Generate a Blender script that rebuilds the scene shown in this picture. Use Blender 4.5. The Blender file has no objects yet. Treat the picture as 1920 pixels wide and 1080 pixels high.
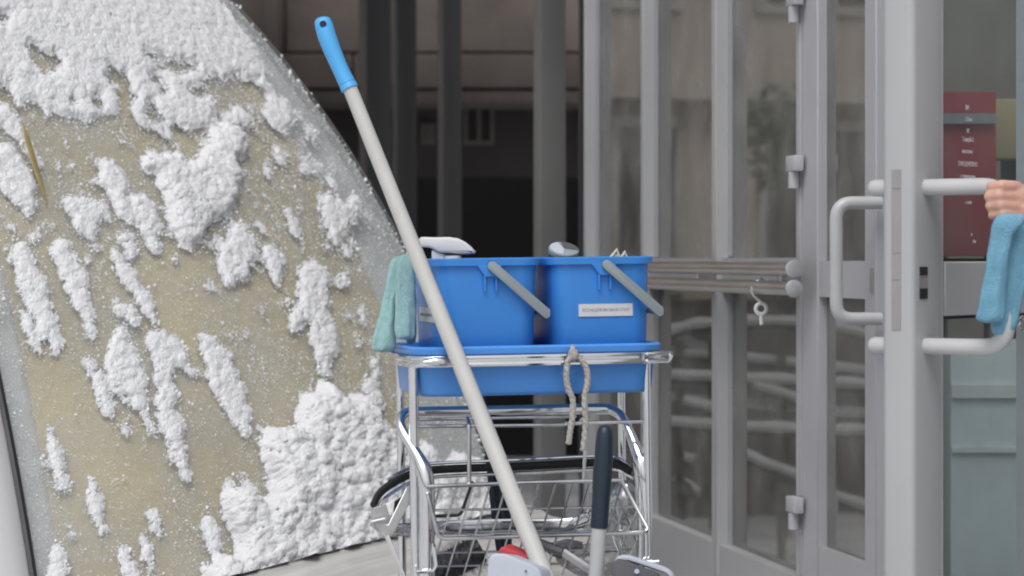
import bpy, bmesh, math, random
import numpy as np
from mathutils import Vector, Matrix, Euler
R = math.radians
random.seed(7); rng = np.random.default_rng(11)
scene = bpy.context.scene
col = scene.collection
# ---------------------------------------------------------------- camera, sky, sun, exposure
F = 5000.0          # focal length in pixels of the 1920-wide photograph
CH = 0.93           # camera height over the landing
HY = 485.0          # row of the horizon
cam = bpy.data.cameras.new('camera'); camo = bpy.data.objects.new('camera', cam); col.objects.link(camo)
cam.sensor_width = 36; cam.lens = 36*F/1920; cam.shift_y = -(540-HY)/1920
camo.location = (0, 0, CH); camo.rotation_euler = (R(90), 0, 0)
cam.clip_start = .05; cam.clip_end = 2000
cam.dof.use_dof = True; cam.dof.focus_distance = 5.0; cam.dof.aperture_fstop = 6.5
scene.camera = camo
SUN_EL, SUN_AZ = 56, 196       # azimuth the light comes from, clockwise from +Y
w = bpy.data.worlds.new('World'); scene.world = w; w.use_nodes = True
nt = w.node_tree; nt.nodes.clear()
sky = nt.nodes.new('ShaderNodeTexSky'); sky.sky_type = 'NISHITA'; sky.sun_disc = False
sky.sun_elevation = R(SUN_EL); sky.sun_rotation = R(SUN_AZ); sky.air_density = 1.0; sky.dust_density = 4.0; sky.ozone_density = 1.0
hs = nt.nodes.new('ShaderNodeHueSaturation'); hs.inputs['Saturation'].default_value = .16
bg = nt.nodes.new('ShaderNodeBackground'); bg.inputs['Strength'].default_value = .105
wo = nt.nodes.new('ShaderNodeOutputWorld')
nt.links.new(sky.outputs[0], hs.inputs['Color']); nt.links.new(hs.outputs[0], bg.inputs['Color']); nt.links.new(bg.outputs[0], wo.inputs['Surface'])
sl = bpy.data.lights.new('sun', 'SUN'); sl.energy = .9; sl.angle = R(35); sl.color = (1, .985, .96)
so = bpy.data.objects.new('sun', sl); col.objects.link(so)
_sd = Vector((math.sin(R(SUN_AZ))*math.cos(R(SUN_EL)), math.cos(R(SUN_AZ))*math.cos(R(SUN_EL)), math.sin(R(SUN_EL))))
so.rotation_euler = _sd.to_track_quat('Z', 'Y').to_euler()
scene.view_settings.view_transform = 'Standard'; scene.view_settings.look = 'None'
scene.view_settings.exposure = 0.24; scene.view_settings.gamma = 1
scene.view_settings.use_curve_mapping = False
scene.render.engine = 'CYCLES'
scene.cycles.max_bounces = 10; scene.cycles.transparent_max_bounces = 24
scene.cycles.use_denoising = True
scene.cycles.pixel_filter_type = 'BLACKMAN_HARRIS'; scene.cycles.filter_width = 2.0
scene.cycles.caustics_reflective = False; scene.cycles.caustics_refractive = False

# ---------------------------------------------------------------- helpers
def px(x, y, d):
    return Vector(((x-960)*d/F, d, CH-(y-HY)*d/F))
def proj(P):
    P = np.asarray(P)
    return 960+P[..., 0]/P[..., 1]*F, HY-(P[..., 2]-CH)/P[..., 1]*F
MW = {}
def tagp(o, label=None, cat=None, group=None, kind=None):
    if label: o['label'] = label
    if cat: o['category'] = cat
    if group: o['group'] = group
    if kind: o['kind'] = kind
    return o
def thing(name, label, cat, loc=(0, 0, 0), rot=(0, 0, 0), group=None):
    o = bpy.data.objects.new(name, None); col.objects.link(o)
    o.empty_display_size = .1
    o.location = loc; o.rotation_euler = rot
    MW[o.name] = Matrix.Translation(Vector(loc)) @ Euler(rot).to_matrix().to_4x4()
    return tagp(o, label, cat, group)
class MB:
    def __init__(s): s.v = []; s.f = []; s.m = []; s.mi = 0
    def add(s, vs, fs):
        b = len(s.v); s.v.extend(Vector(v) for v in vs)
        for f in fs: s.f.append(tuple(b+i for i in f)); s.m.append(s.mi)
        return s
    def box(s, c, size, M=None):
        hx, hy, hz = size[0]/2, size[1]/2, size[2]/2
        vs = [Vector((sx*hx, sy*hy, sz*hz)) for sx in (-1, 1) for sy in (-1, 1) for sz in (-1, 1)]
        if M is not None: vs = [M @ v for v in vs]
        vs = [v+Vector(c) for v in vs]
        return s.add(vs, [(0, 1, 3, 2), (4, 6, 7, 5), (0, 4, 5, 1), (2, 3, 7, 6), (0, 2, 6, 4), (1, 5, 7, 3)])
    def hexa(s, q0, q1):     # two quads (loops of 4), joined
        n = len(q0)
        fs = [tuple(range(n))[::-1], tuple(range(n, 2*n))]
        for i in range(n): j = (i+1) % n; fs.append((i, j, n+j, n+i))
        return s.add(list(q0)+list(q1), fs)
    def prism(s, poly, off):  # poly: 3D loop, off: extrusion vector
        poly = [Vector(p) for p in poly]; off = Vector(off)
        return s.hexa(poly, [p+off for p in poly])
    def tube(s, path, r, n=10, closed=False, flat=1.0, up=None, caps=True):
        P = [Vector(p) for p in path]; m = len(P)
        rr = r if hasattr(r, '__len__') else [r]*m
        vs = []; fs = []; prev = None
        for i in range(m):
            if closed: t = P[(i+1) % m]-P[i-1]
            else: t = P[min(i+1, m-1)]-P[max(i-1, 0)]
            t.normalize()
            if up is not None: a = Vector(up)
            elif prev is None: a = Vector((0, 0, 1)) if abs(t.z) < .9 else Vector((1, 0, 0))
            else: a = prev
            a = (a-t*a.dot(t)); a.normalize(); prev = a
            b = t.cross(a)
            for k in range(n):
                an = 2*math.pi*k/n
                vs.append(P[i]+a*math.cos(an)*rr[i]+b*math.sin(an)*rr[i]*flat)
        for i in range(m if closed else m-1):
            j = (i+1) % m
            for k in range(n):
                l = (k+1) % n
                fs.append((i*n+k, i*n+l, j*n+l, j*n+k))
        if not closed and caps:
            fs.append(tuple(range(n))[::-1]); fs.append(tuple((m-1)*n+k for k in range(n)))
        return s.add(vs, fs)
    def loft(s, loops, cap0=True, cap1=True):
        n = len(loops[0]); vs = [p for l in loops for p in l]; fs = []
        for i in range(len(loops)-1):
            for k in range(n):
                l = (k+1) % n
                fs.append((i*n+k, i*n+l, (i+1)*n+l, (i+1)*n+k))
        if cap0: fs.append(tuple(range(n))[::-1])
        if cap1: b = (len(loops)-1)*n; fs.append(tuple(b+k for k in range(n)))
        return s.add(vs, fs)
    def grid(s, pts):        # pts[i][j]
        a, b = len(pts), len(pts[0]); vs = [p for r_ in pts for p in r_]
        return s.add(vs, [(i*b+j, (i+1)*b+j, (i+1)*b+j+1, i*b+j+1) for i in range(a-1) for j in range(b-1)])
    def lathe(s, prof, M=None, n=20):
        loops = []
        for r_, z in prof:
            l = [Vector((r_*math.cos(2*math.pi*k/n), r_*math.sin(2*math.pi*k/n), z)) for k in range(n)]
            loops.append([M @ p for p in l] if M is not None else l)
        return s.loft(loops)
    def build(s, name, mats, parent=None, world=False, smooth=True, bevel=0, seg=2, angle=40, subsurf=0):
        vs = s.v
        if world and parent is not None:
            Mi = MW[parent.name].inverted(); vs = [Mi @ v for v in vs]
        me = bpy.data.meshes.new(name); me.from_pydata([tuple(v) for v in vs], [], s.f)
        mats = mats if isinstance(mats, (list, tuple)) else [mats]
        for m in mats: me.materials.append(m)
        if len(mats) > 1: me.polygons.foreach_set('material_index', s.m)
        bm = bmesh.new(); bm.from_mesh(me)
        bmesh.ops.recalc_face_normals(bm, faces=bm.faces)
        if bevel:
            ed = [e for e in bm.edges if len(e.link_faces) == 2 and e.calc_face_angle(0) > R(30)]
            bmesh.ops.bevel(bm, geom=ed, offset=bevel, segments=seg, affect='EDGES', profile=.5)
        bm.to_mesh(me); bm.free()
        o = bpy.data.objects.new(name, me); col.objects.link(o)
        if smooth:
            me.polygons.foreach_set('use_smooth', [True]*len(me.polygons))
            me.set_sharp_from_angle(angle=R(angle))
        if parent is not None:
            o.parent = parent; MW[o.name] = MW[parent.name]
        else: MW[o.name] = Matrix.Identity(4)
        if subsurf:
            md = o.modifiers.new('sub', 'SUBSURF'); md.levels = subsurf; md.render_levels = subsurf
        return o
def fillet(pts, r, n=6, closed=False):
    P = [Vector(p) for p in pts]; m = len(P); out = []
    for i in range(m):
        if not closed and i in (0, m-1): out.append(P[i]); continue
        a, b, c = P[i-1], P[i], P[(i+1) % m]
        rr = min(r, (a-b).length*.49, (c-b).length*.49)
        p0 = b+(a-b).normalized()*rr; p1 = b+(c-b).normalized()*rr
        for k in range(n+1):
            t = k/n; out.append(p0*(1-t)**2+b*2*t*(1-t)+p1*t*t)
    return out
def spline(pts, n=6):
    P = [Vector(p) for p in pts]; P = [P[0]*2-P[1]]+P+[P[-1]*2-P[-2]]; out = []
    for i in range(1, len(P)-2):
        for k in range(n):
            t = k/n; a, b, c, d = P[i-1:i+3]
            out.append(.5*((2*b)+(c-a)*t+(2*a-5*b+4*c-d)*t*t+(3*b-a-3*c+d)*t**3))
    out.append(P[-2]); return out
def rrect(x0, x1, y0, y1, r, z, n=6):
    out = []
    for cx, cy, a0 in ((x1-r, y0+r, -90), (x1-r, y1-r, 0), (x0+r, y1-r, 90), (x0+r, y0+r, 180)):
        for k in range(n+1):
            a = R(a0+90*k/n); out.append(Vector((cx+r*math.cos(a), cy+r*math.sin(a), z)))
    return out
def text_mesh(name, s, size, mat, M, parent, ext=.0002, width=None):
    cu = bpy.data.curves.new(name, 'FONT'); cu.body = s; cu.size = size; cu.align_x = 'CENTER'; cu.align_y = 'CENTER'; cu.extrude = ext; cu.resolution_u = 2
    t = bpy.data.objects.new(name, cu); col.objects.link(t)
    bpy.context.view_layer.update()
    me = bpy.data.meshes.new_from_object(t.evaluated_get(bpy.context.evaluated_depsgraph_get()))
    bpy.data.objects.remove(t); bpy.data.curves.remove(cu)
    if width:
        xs = [v.co.x for v in me.vertices]; me.transform(Matrix.Scale(width/(max(xs)-min(xs)), 4, (1, 0, 0)))
    me.transform(MW[parent.name].inverted() @ M); me.materials.clear(); me.materials.append(mat)
    o = bpy.data.objects.new(name, me); col.objects.link(o); o.parent = parent; MW[o.name] = MW[parent.name]
    o['kind'] = 'stuff'
    return o

# ---------------------------------------------------------------- materials
def mat(name, c, rough=.5, metal=0, var=.12, vscale=8, bump=0, bscale=60, spec=.5, coat=0, sss=0, c2=None, stretch=None, rvar=.1, detail=5):
    m = bpy.data.materials.new(name); m.use_nodes = True
    n = m.node_tree.nodes; l = m.node_tree.links; b = n['Principled BSDF']
    b.inputs['Roughness'].default_value = rough; b.inputs['Metallic'].default_value = metal
    b.inputs['Specular IOR Level'].default_value = spec; b.inputs['Coat Weight'].default_value = coat
    if sss:
        b.inputs['Subsurface Weight'].default_value = sss; b.inputs['Subsurface Radius'].default_value = (1, 1, 1.1); b.inputs['Subsurface Scale'].default_value = .007
    tc = n.new('ShaderNodeTexCoord'); mp = n.new('ShaderNodeMapping'); l.new(tc.outputs['Object'], mp.inputs[0])
    if stretch: mp.inputs['Scale'].default_value = stretch
    ns = n.new('ShaderNodeTexNoise'); ns.inputs['Scale'].default_value = vscale; ns.inputs['Detail'].default_value = detail
    l.new(mp.outputs[0], ns.inputs['Vector'])
    mx = n.new('ShaderNodeMix'); mx.data_type = 'RGBA'
    c = tuple(c)
    d = tuple(max(0, x*(1-var)) for x in c) if c2 is None else tuple(c2)
    e = tuple(min(1, x*(1+var)) for x in c) if c2 is None else c
    mx.inputs[6].default_value = (*d, 1); mx.inputs[7].default_value = (*e, 1)
    cr = n.new('ShaderNodeMapRange'); cr.inputs[1].default_value = .3; cr.inputs[2].default_value = .7
    l.new(ns.outputs[0], cr.inputs[0]); l.new(cr.outputs[0], mx.inputs[0]); l.new(mx.outputs[2], b.inputs['Base Color'])
    if rvar:
        rr = n.new('ShaderNodeMapRange'); rr.inputs[3].default_value = max(0, rough-rvar); rr.inputs[4].default_value = min(1, rough+rvar)
        l.new(ns.outputs[0], rr.inputs[0]); l.new(rr.outputs[0], b.inputs['Roughness'])
    if bump:
        nb = n.new('ShaderNodeTexNoise'); nb.inputs['Scale'].default_value = bscale; nb.inputs['Detail'].default_value = 4
        l.new(mp.outputs[0], nb.inputs['Vector'])
        bp = n.new('ShaderNodeBump'); bp.inputs['Strength'].default_value = bump; bp.inputs['Distance'].default_value = .01
        l.new(nb.outputs[0], bp.inputs['Height']); l.new(bp.outputs[0], b.inputs['Normal'])
    return m
def scuff(m, c, amount=.5, scale=7, stretch=(1, 1, 3)):
    n = m.node_tree.nodes; l = m.node_tree.links; b = n['Principled BSDF']; src = b.inputs['Base Color'].links[0].from_socket
    tc = n['Texture Coordinate']; mp = n.new('ShaderNodeMapping'); mp.inputs['Scale'].default_value = stretch; l.new(tc.outputs['Object'], mp.inputs[0])
    a = n.new('ShaderNodeTexNoise'); a.inputs['Scale'].default_value = scale; a.inputs['Detail'].default_value = 9; a.inputs['Roughness'].default_value = .75; l.new(mp.outputs[0], a.inputs['Vector'])
    r = n.new('ShaderNodeMapRange'); r.inputs[1].default_value = .62; r.inputs[2].default_value = .74; r.inputs[4].default_value = amount; l.new(a.outputs[0], r.inputs[0])
    mx = n.new('ShaderNodeMix'); mx.data_type = 'RGBA'; l.new(r.outputs[0], mx.inputs[0]); l.new(src, mx.inputs[6]); mx.inputs[7].default_value = (*c, 1); l.new(mx.outputs[2], b.inputs['Base Color'])
def glass_mat(name, tint=(.8, .84, .83), ior=1.55, rough=.0, haze=.04, hazec=(.5, .5, .48)):
    m = bpy.data.materials.new(name); m.use_nodes = True; n = m.node_tree.nodes; l = m.node_tree.links; n.clear()
    out = n.new('ShaderNodeOutputMaterial'); tr = n.new('ShaderNodeBsdfTransparent'); tr.inputs[0].default_value = (*tint, 1)
    gl = n.new('ShaderNodeBsdfGlossy'); gl.inputs['Roughness'].default_value = rough
    fr = n.new('ShaderNodeFresnel'); fr.inputs[0].default_value = ior
    tc = n.new('ShaderNodeTexCoord'); nb = n.new('ShaderNodeTexNoise'); nb.inputs['Scale'].default_value = 2.2; nb.inputs['Detail'].default_value = 1
    l.new(tc.outputs['Object'], nb.inputs['Vector'])
    bp = n.new('ShaderNodeBump'); bp.inputs['Strength'].default_value = .012; bp.inputs['Distance'].default_value = .05
    l.new(nb.outputs[0], bp.inputs['Height']); l.new(bp.outputs[0], gl.inputs['Normal'])
    ge = n.new('ShaderNodeNewGeometry'); iv = n.new('ShaderNodeMath'); iv.operation = 'SUBTRACT'; iv.inputs[0].default_value = 1; l.new(ge.outputs['Backfacing'], iv.inputs[1])
    mu = n.new('ShaderNodeMath'); mu.operation = 'MULTIPLY'; l.new(fr.outputs[0], mu.inputs[0]); l.new(iv.outputs[0], mu.inputs[1])   # only the face towards the ray reflects
    mx = n.new('ShaderNodeMixShader'); l.new(mu.outputs[0], mx.inputs[0]); l.new(tr.outputs[0], mx.inputs[1]); l.new(gl.outputs[0], mx.inputs[2])
    df = n.new('ShaderNodeBsdfDiffuse'); df.inputs[0].default_value = (*hazec, 1)  # pale haze of the panes put into colour as a blotchy diffuse layer
    nd = n.new('ShaderNodeTexNoise'); nd.inputs['Scale'].default_value = 6; nd.inputs['Detail'].default_value = 6
    l.new(tc.outputs['Object'], nd.inputs['Vector'])
    mr = n.new('ShaderNodeMapRange'); mr.inputs[1].default_value = .35; mr.inputs[2].default_value = .8; mr.inputs[3].default_value = haze*.5; mr.inputs[4].default_value = haze*2
    l.new(nd.outputs[0], mr.inputs[0])
    m2 = n.new('ShaderNodeMixShader'); l.new(mr.outputs[0], m2.inputs[0]); l.new(mx.outputs[0], m2.inputs[1]); l.new(df.outputs[0], m2.inputs[2])
    l.new(m2.outputs[0], out.inputs['Surface'])
    return m
def frost_mat():
    m = bpy.data.materials.new('frosted_windscreen'); m.use_nodes = True; n = m.node_tree.nodes; l = m.node_tree.links
    b = n['Principled BSDF']; out = n['Material Output']
    b.inputs['Base Color'].default_value = (.56, .575, .60, 1); b.inputs['Roughness'].default_value = .7; b.inputs['Specular IOR Level'].default_value = .15
    tr = n.new('ShaderNodeBsdfTransparent'); tr.inputs[0].default_value = (.93, .95, .93, 1)
    tc = n.new('ShaderNodeTexCoord')
    n1 = n.new('ShaderNodeTexNoise'); n1.inputs['Scale'].default_value = 5; n1.inputs['Detail'].default_value = 6; n1.inputs['Roughness'].default_value = .6
    n2 = n.new('ShaderNodeTexNoise'); n2.inputs['Scale'].default_value = 170; n2.inputs['Detail'].default_value = 3
    for q in (n1, n2): l.new(tc.outputs['Object'], q.inputs['Vector'])
    r1 = n.new('ShaderNodeMapRange'); r1.inputs[1].default_value = .3; r1.inputs[2].default_value = .72; r1.inputs[3].default_value = .10; r1.inputs[4].default_value = .40
    r2 = n.new('ShaderNodeMapRange'); r2.inputs[1].default_value = .58; r2.inputs[2].default_value = .72; r2.inputs[3].default_value = 0; r2.inputs[4].default_value = .42
    l.new(n1.outputs[0], r1.inputs[0]); l.new(n2.outputs[0], r2.inputs[0])
    ad = n.new('ShaderNodeMath'); ad.operation = 'ADD'; ad.use_clamp = True; l.new(r1.outputs[0], ad.inputs[0]); l.new(r2.outputs[0], ad.inputs[1])
    mx = n.new('ShaderNodeMixShader'); l.new(ad.outputs[0], mx.inputs[0]); l.new(tr.outputs[0], mx.inputs[1]); l.new(b.outputs[0], mx.inputs[2])
    bp = n.new('ShaderNodeBump'); bp.inputs['Strength'].default_value = .4; bp.inputs['Distance'].default_value = .004; l.new(n2.outputs[0], bp.inputs['Height']); l.new(bp.outputs[0], b.inputs['Normal'])
    l.new(mx.outputs[0], out.inputs['Surface'])
    return m
M = {}
M['alu'] = mat('grey_aluminium', (.45, .457, .47), .42, .0, var=.05, vscale=3, bump=.02, spec=.55)
M['alu_shade'] = mat('grey_bead', (.40, .40, .42), .45, var=.05)
M['alu_door'] = mat('light_aluminium', (.47, .47, .50), .42, var=.05, vscale=3)
M['pull'] = mat('pale_handle_paint', (.55, .55, .565), .35, var=.05, coat=.2)
M['steel'] = mat('brushed_steel', (.62, .60, .58), .32, 1.0, var=.08, vscale=4, stretch=(1, 1, 14))
M['chrome'] = mat('chrome', (.80, .81, .83), .09, 1.0, var=.06, vscale=12, rvar=.05)
M['wire'] = mat('dull_wire', (.58, .58, .59), .25, 1.0, var=.15, vscale=20)
M['bracket'] = mat('zinc_bracket', (.55, .55, .56), .4, .7, var=.15, vscale=15)
M['rubber'] = mat('black_rubber', (.012, .012, .013), .6, var=.2)
M['seal'] = mat('dark_seal', (.02, .018, .02), .5)
M['blue'] = mat('blue_bucket_plastic', (.048, .26, .72), .36, var=.08, vscale=5, bump=.015, bscale=200, spec=.5)
M['blue_tray'] = mat('blue_tray_plastic', (.09, .32, .84), .32, var=.08, vscale=5, spec=.5)
M['grip_blue'] = mat('bright_blue_grip', (.09, .43, .86), .42, var=.05, bump=.02, bscale=300)
M['pole'] = mat('painted_pole', (.57, .57, .555), .38, var=.05, vscale=10, stretch=(3, 3, .5))
M['navy'] = mat('navy_grip', (.012, .026, .045), .4, var=.15, bump=.02, bscale=250)
M['handle_grey'] = mat('grey_handle_plastic', (.29, .335, .36), .45, var=.06)
M['tube_grey'] = mat('grey_tube', (.50, .52, .53), .35, var=.06, stretch=(2, 2, .4))
M['white'] = mat('white_plastic', (.78, .79, .80), .35, var=.03, sss=.0)
M['label'] = mat('white_label', (.66, .66, .68), .55, var=.06, vscale=60)
M['ink'] = mat('grey_ink', (.24, .24, .25), .6, var=.2)
scuff(M['blue'], (.30, .48, .78), .35, 9, (1, 1, .6)); scuff(M['blue_tray'], (.32, .46, .75), .4, 8, (.6, 1, 1)); scuff(M['pole'], (.33, .32, .30), .5, 16, (1, 1, .25)); scuff(M['alu'], (.30, .29, .28), .22, 5, (1, 1, .3))
M['terry'] = mat('mint_terry', (.54, .86, .86), .95, var=.10, vscale=90, bump=.9, bscale=520, spec=.1, detail=3)
M['clothblue'] = mat('blue_microfibre', (.23, .49, .67), .95, var=.14, vscale=30, bump=.7, bscale=420, spec=.1)
M['clothwhite'] = mat('cream_rag', (.68, .67, .60), .9, var=.08, vscale=40, bump=.4, bscale=200)
M['cord'] = mat('grey_cord', (.60, .57, .535), .95, var=.25, vscale=150, bump=.8, bscale=400, spec=.1)
M['snow'] = mat('snow', (.85, .855, .88), .85, var=.03, vscale=60, bump=.7, bscale=260, spec=.15, sss=.45)
M['grain'] = mat('ice_grain', (.86, .87, .90), .45, var=.05, spec=.5)
M['tan'] = mat('beige_screen', (.70, .59, .41), .8, var=.10, vscale=3.5, bump=.05, bscale=30, c2=(.52, .43, .275), stretch=(1, 1, .45))
M['trim'] = mat('grey_screen_border', (.70, .70, .72), .5, var=.10, vscale=4)
M['vanpaint'] = mat('pale_van_paint', (.60, .60, .61), .3, var=.05, coat=.5, vscale=3)
M['hood'] = mat('streaked_bonnet', (.62, .61, .60), .38, var=.25, vscale=5, c2=(.40, .385, .37), stretch=(.9, 9, 3), bump=.25, bscale=5, coat=.2)  # pale and darker streaks running across the bonnet
def hood_mat():
    m = M['hood']; n = m.node_tree.nodes; l = m.node_tree.links
    tc = n['Texture Coordinate']; co = n.new('ShaderNodeCombineXYZ')
    for i, (v, k) in enumerate((((.63, .777, 0), 1.1), ((.777, -.63, 0), 26), ((0, 0, 1), 12))):
        d = n.new('ShaderNodeVectorMath'); d.operation = 'DOT_PRODUCT'; d.inputs[1].default_value = tuple(q*k for q in v)
        l.new(tc.outputs['Object'], d.inputs[0]); l.new(d.outputs['Value'], co.inputs[i])
    for q in list(n):
        if q.type == 'TEX_NOISE': q.inputs['Scale'].default_value = 1.6 if q.inputs['Scale'].default_value < 6 else 2; l.new(co.outputs[0], q.inputs['Vector'])
hood_mat()
M['leaf'] = mat('dry_leaf', (.40, .31, .13), .7, var=.2, vscale=60)
M['stone'] = mat('brown_stone', (.215, .182, .168), .85, var=.2, vscale=2.5, bump=.3, bscale=25)
M['stone2'] = mat('brown_stone_dark', (.18, .153, .14), .85, var=.2, vscale=2.5, bump=.3, bscale=25)
M['plaster'] = mat('brown_plaster', (.46, .40, .35), .85, var=.15, vscale=1.2)
M['darkwall'] = mat('dark_wall', (.062, .056, .056), .8, var=.25, vscale=1.5)
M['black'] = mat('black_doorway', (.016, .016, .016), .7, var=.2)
M['winframe'] = mat('old_window_frame', (.15, .145, .135), .6)
M['winframe2'] = mat('grey_window_frame', (.42, .40, .37), .6)
M['post'] = mat('grey_post_paint', (.17, .176, .172), .4, var=.08, vscale=2)
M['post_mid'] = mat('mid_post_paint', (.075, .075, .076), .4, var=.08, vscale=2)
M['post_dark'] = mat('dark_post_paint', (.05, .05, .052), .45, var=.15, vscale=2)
M['asphalt'] = mat('snowy_street', (.80, .80, .82), .7, vscale=.8, c2=(.30, .30, .31), bump=.3, bscale=12, detail=8)
M['paving'] = mat('snow_dusted_paving', (.66, .66, .67), .7, c2=(.38, .375, .37), vscale=1.3, bump=.15, bscale=40)
M['glass'] = glass_mat('facade_glass', (.50, .51, .49), 3.3, haze=.19, rough=.03)
M['doorglass'] = glass_mat('door_glass', (.84, .89, .90), 1.5, haze=.07, hazec=(.5, .54, .55))
M['frost'] = frost_mat()
M['glassback'] = glass_mat('windscreen_inner', (.97, .975, .97), 1.01, haze=.0)
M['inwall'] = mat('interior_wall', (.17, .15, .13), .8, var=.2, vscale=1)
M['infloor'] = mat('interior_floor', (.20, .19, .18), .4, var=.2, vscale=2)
M['red'] = mat('red_board', (.46, .07, .085), .5, var=.12, vscale=3)
M['cream'] = mat('cream_box', (.52, .43, .26), .6, var=.1)
M['teal'] = mat('pale_teal_panel', (.70, .77, .79), .4, var=.10, vscale=3)
M['plate'] = mat('latch_plate', (.40, .385, .385), .4, .5, var=.1)
M['softgrey'] = mat('pale_grey_plastic', (.52, .56, .64), .38, var=.05)
scuff(M['softgrey'], (.3, .3, .32), .4, 12)
M['midgrey'] = mat('charcoal_plastic', (.10, .10, .115), .45, var=.1)
M['redplastic'] = mat('red_plastic', (.52, .05, .07), .45, var=.1, bump=.2, bscale=150)
M['bristle'] = mat('black_bristle', (.03, .032, .03), .6, var=.5, vscale=60)
M['bag'] = mat('grey_plastic_bag', (.36, .35, .34), .25, var=.2, vscale=12, spec=.6, coat=.3)
M['skin'] = mat('skin', (.66, .39, .31), .5, var=.1, vscale=25, sss=.15, bump=.08, bscale=150)
M['sleeve'] = mat('dark_red_jacket', (.10, .012, .02), .8, var=.2, vscale=20, bump=.2, bscale=120)
M['trousers'] = mat('dark_trousers', (.03, .03, .035), .85, var=.2)
M['hair'] = mat('dark_hair', (.03, .02, .015), .6, var=.3, vscale=60)
M['iron'] = mat('wrought_iron', (.035, .035, .037), .5, var=.2)
M['foliage'] = mat('dull_foliage', (.045, .075, .035), .7, var=.4, vscale=6)

# ---------------------------------------------------------------- ground, landing
g = MB(); g.grid([[Vector((x, y, -.64)) for y in (-400, -20, 30, 800)] for x in (-600, -20, 20, 600)])
tagp(g.build('ground', M['asphalt'], smooth=False), kind='structure', label='snowy street')
g = MB(); g.prism([(-.62, 1.5, -.70), (3.0, 1.5, -.70), (3.0, 12, -.70), (.38, 12, -.70), (.38, 6.05, -.70), (-.62, 5.45, -.70)], (0, 0, .70))
tagp(g.build('landing', M['paving'], smooth=False), kind='structure', label='raised snow dusted entrance landing')

# ---------------------------------------------------------------- glazed front (plane through P0 along u, outward n)
P0 = Vector((.413, 7.54, 0)); U = Vector((.178, -.984, 0)); NF = Vector((-.984, -.178, 0))
def fp(s, off, z): return P0+U*s+NF*off+Vector((0, 0, z))
def s_of(x, off=0):
    k = (x-960)/F; q = P0+NF*off
    return (k*q.y-q.x)/(U.x-k*U.y)
def fbox(mb, s0, s1, o0, o1, z0, z1):
    return mb.hexa([fp(s0, o0, z0), fp(s1, o0, z0), fp(s1, o1, z0), fp(s0, o1, z0)], [fp(s0, o0, z1), fp(s1, o0, z1), fp(s1, o1, z1), fp(s0, o1, z1)])
ZT = 3.0
fac = thing('glazed_front', 'grey aluminium shopfront of tall reflecting panes between slim mullions', 'shopfront', loc=(.6, 6.6, 0))
Z0G, ZTR0, ZTR1 = .20, .848, .932
mull = []
for i, (xl, xr, wd) in enumerate(((1103, 1121, .04), (1203, 1231, .05), (1334, 1370, .055), (1499, 1531, .06))):
    o1 = .028; s1 = s_of(xr, -.012); s0 = s_of(xl, o1)
    if s1-s0 < .03: s0 = s1-.03
    mull.append((s0, s1))
    b = MB(); fbox(b, s0, s1, -.05, o1, 0, ZT); m_ = b.build('mullion', M['alu'], fac, world=True, bevel=.003, seg=1)
    if i < 3:
        b = MB(); fbox(b, s1+.0005, s1+.012, -.0138, -.004, Z0G, ZTR0-.004); b.build('glazing_bead', M['alu_shade'], m_, world=True)
        b = MB(); fbox(b, s1+.0005, s1+.012, -.0138, -.004, ZTR1+.004, ZT-.1); b.build('glazing_bead', M['alu_shade'], m_, world=True)
for i in range(3):
    s0, s1 = mull[i][1]+.001, mull[i+1][0]-.001
    b = MB(); fbox(b, s0, s1, -.045, .018, 0, Z0G); b.build('kick_panel', M['alu'], fac, world=True)
    b = MB(); fbox(b, s0, s1, -.04, .012, ZTR0, ZTR1); b.build('transom', M['alu_door'], fac, world=True)
    b = MB(); fbox(b, s0, s1, -.045, .018, ZT-.1, ZT); b.build('top_rail', M['alu'], fac, world=True)
    for z0, z1 in ((Z0G+.001, ZTR0-.001), (ZTR1+.001, ZT-.101)):
        b = MB(); fbox(b, s0+.014, s1, -.024, -.014, z0, z1); b.build('pane', M['glass'], fac, world=True, smooth=False)
# twin steel guard bars on the panes
for zc in (.907, .8635):
    r_ = .0165
    se = s_of(1487, .075)
    b = MB(); b.tube([fp(mull[0][0]-.1, .075, zc), fp(se, .075, zc)], r_, 14); rb = b.build('guard_bar', M['steel'], fac, world=True)
    b = MB(); b.tube([fp(se, .075, zc), fp(se+.012, .075, zc)], r_+.0035, 20); b.build('end_cap', M['bracket'], rb, world=True, bevel=.002, seg=2)
for sx in (mull[1][0]+.03, mull[2][0]+.03, mull[3][0]+.03):
    b = MB(); fbox(b, sx-.012, sx+.012, .028, .078, .872, .898); b.build('bar_bracket', M['steel'], fac, world=True, bevel=.003)
# closed door leaf hung on the last mullion
dl = thing('glass_door', 'closed grey glazed door leaf with white pull handle left of the open leaf', 'door', loc=tuple(fp(1.6, 0, 0)))
sA = s_of(1532, .02); sB = s_of(1560, -.012); sC = s_of(1640, .0); sE = sC+.075
b = MB(); fbox(b, mull[3][1]+.004, sB, -.03, .022, .02, 2.4); b.build('stile', M['alu_door'], dl, world=True, bevel=.003, seg=1)
b = MB(); fbox(b, sC, sE, -.03, .022, .02, 2.4); b.build('stile', M['alu_door'], dl, world=True, bevel=.003, seg=1)
for nm, z0, z1 in (('bottom_rail', .02, .288), ('crossbar', .845, .925), ('top_rail', 2.28, 2.4)):
    b = MB(); fbox(b, sB+.001, sC-.001, -.028, .018, z0, z1); b.build(nm, M['alu_door'], dl, world=True)
for z0, z1 in ((.289, .844), (.926, 2.279)):
    b = MB(); fbox(b, sB+.001, sC-.001, -.008, .0, z0, z1); b.build('pane', M['glass'], dl, world=True, smooth=False)
sh = s_of(1652, .022)
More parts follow.
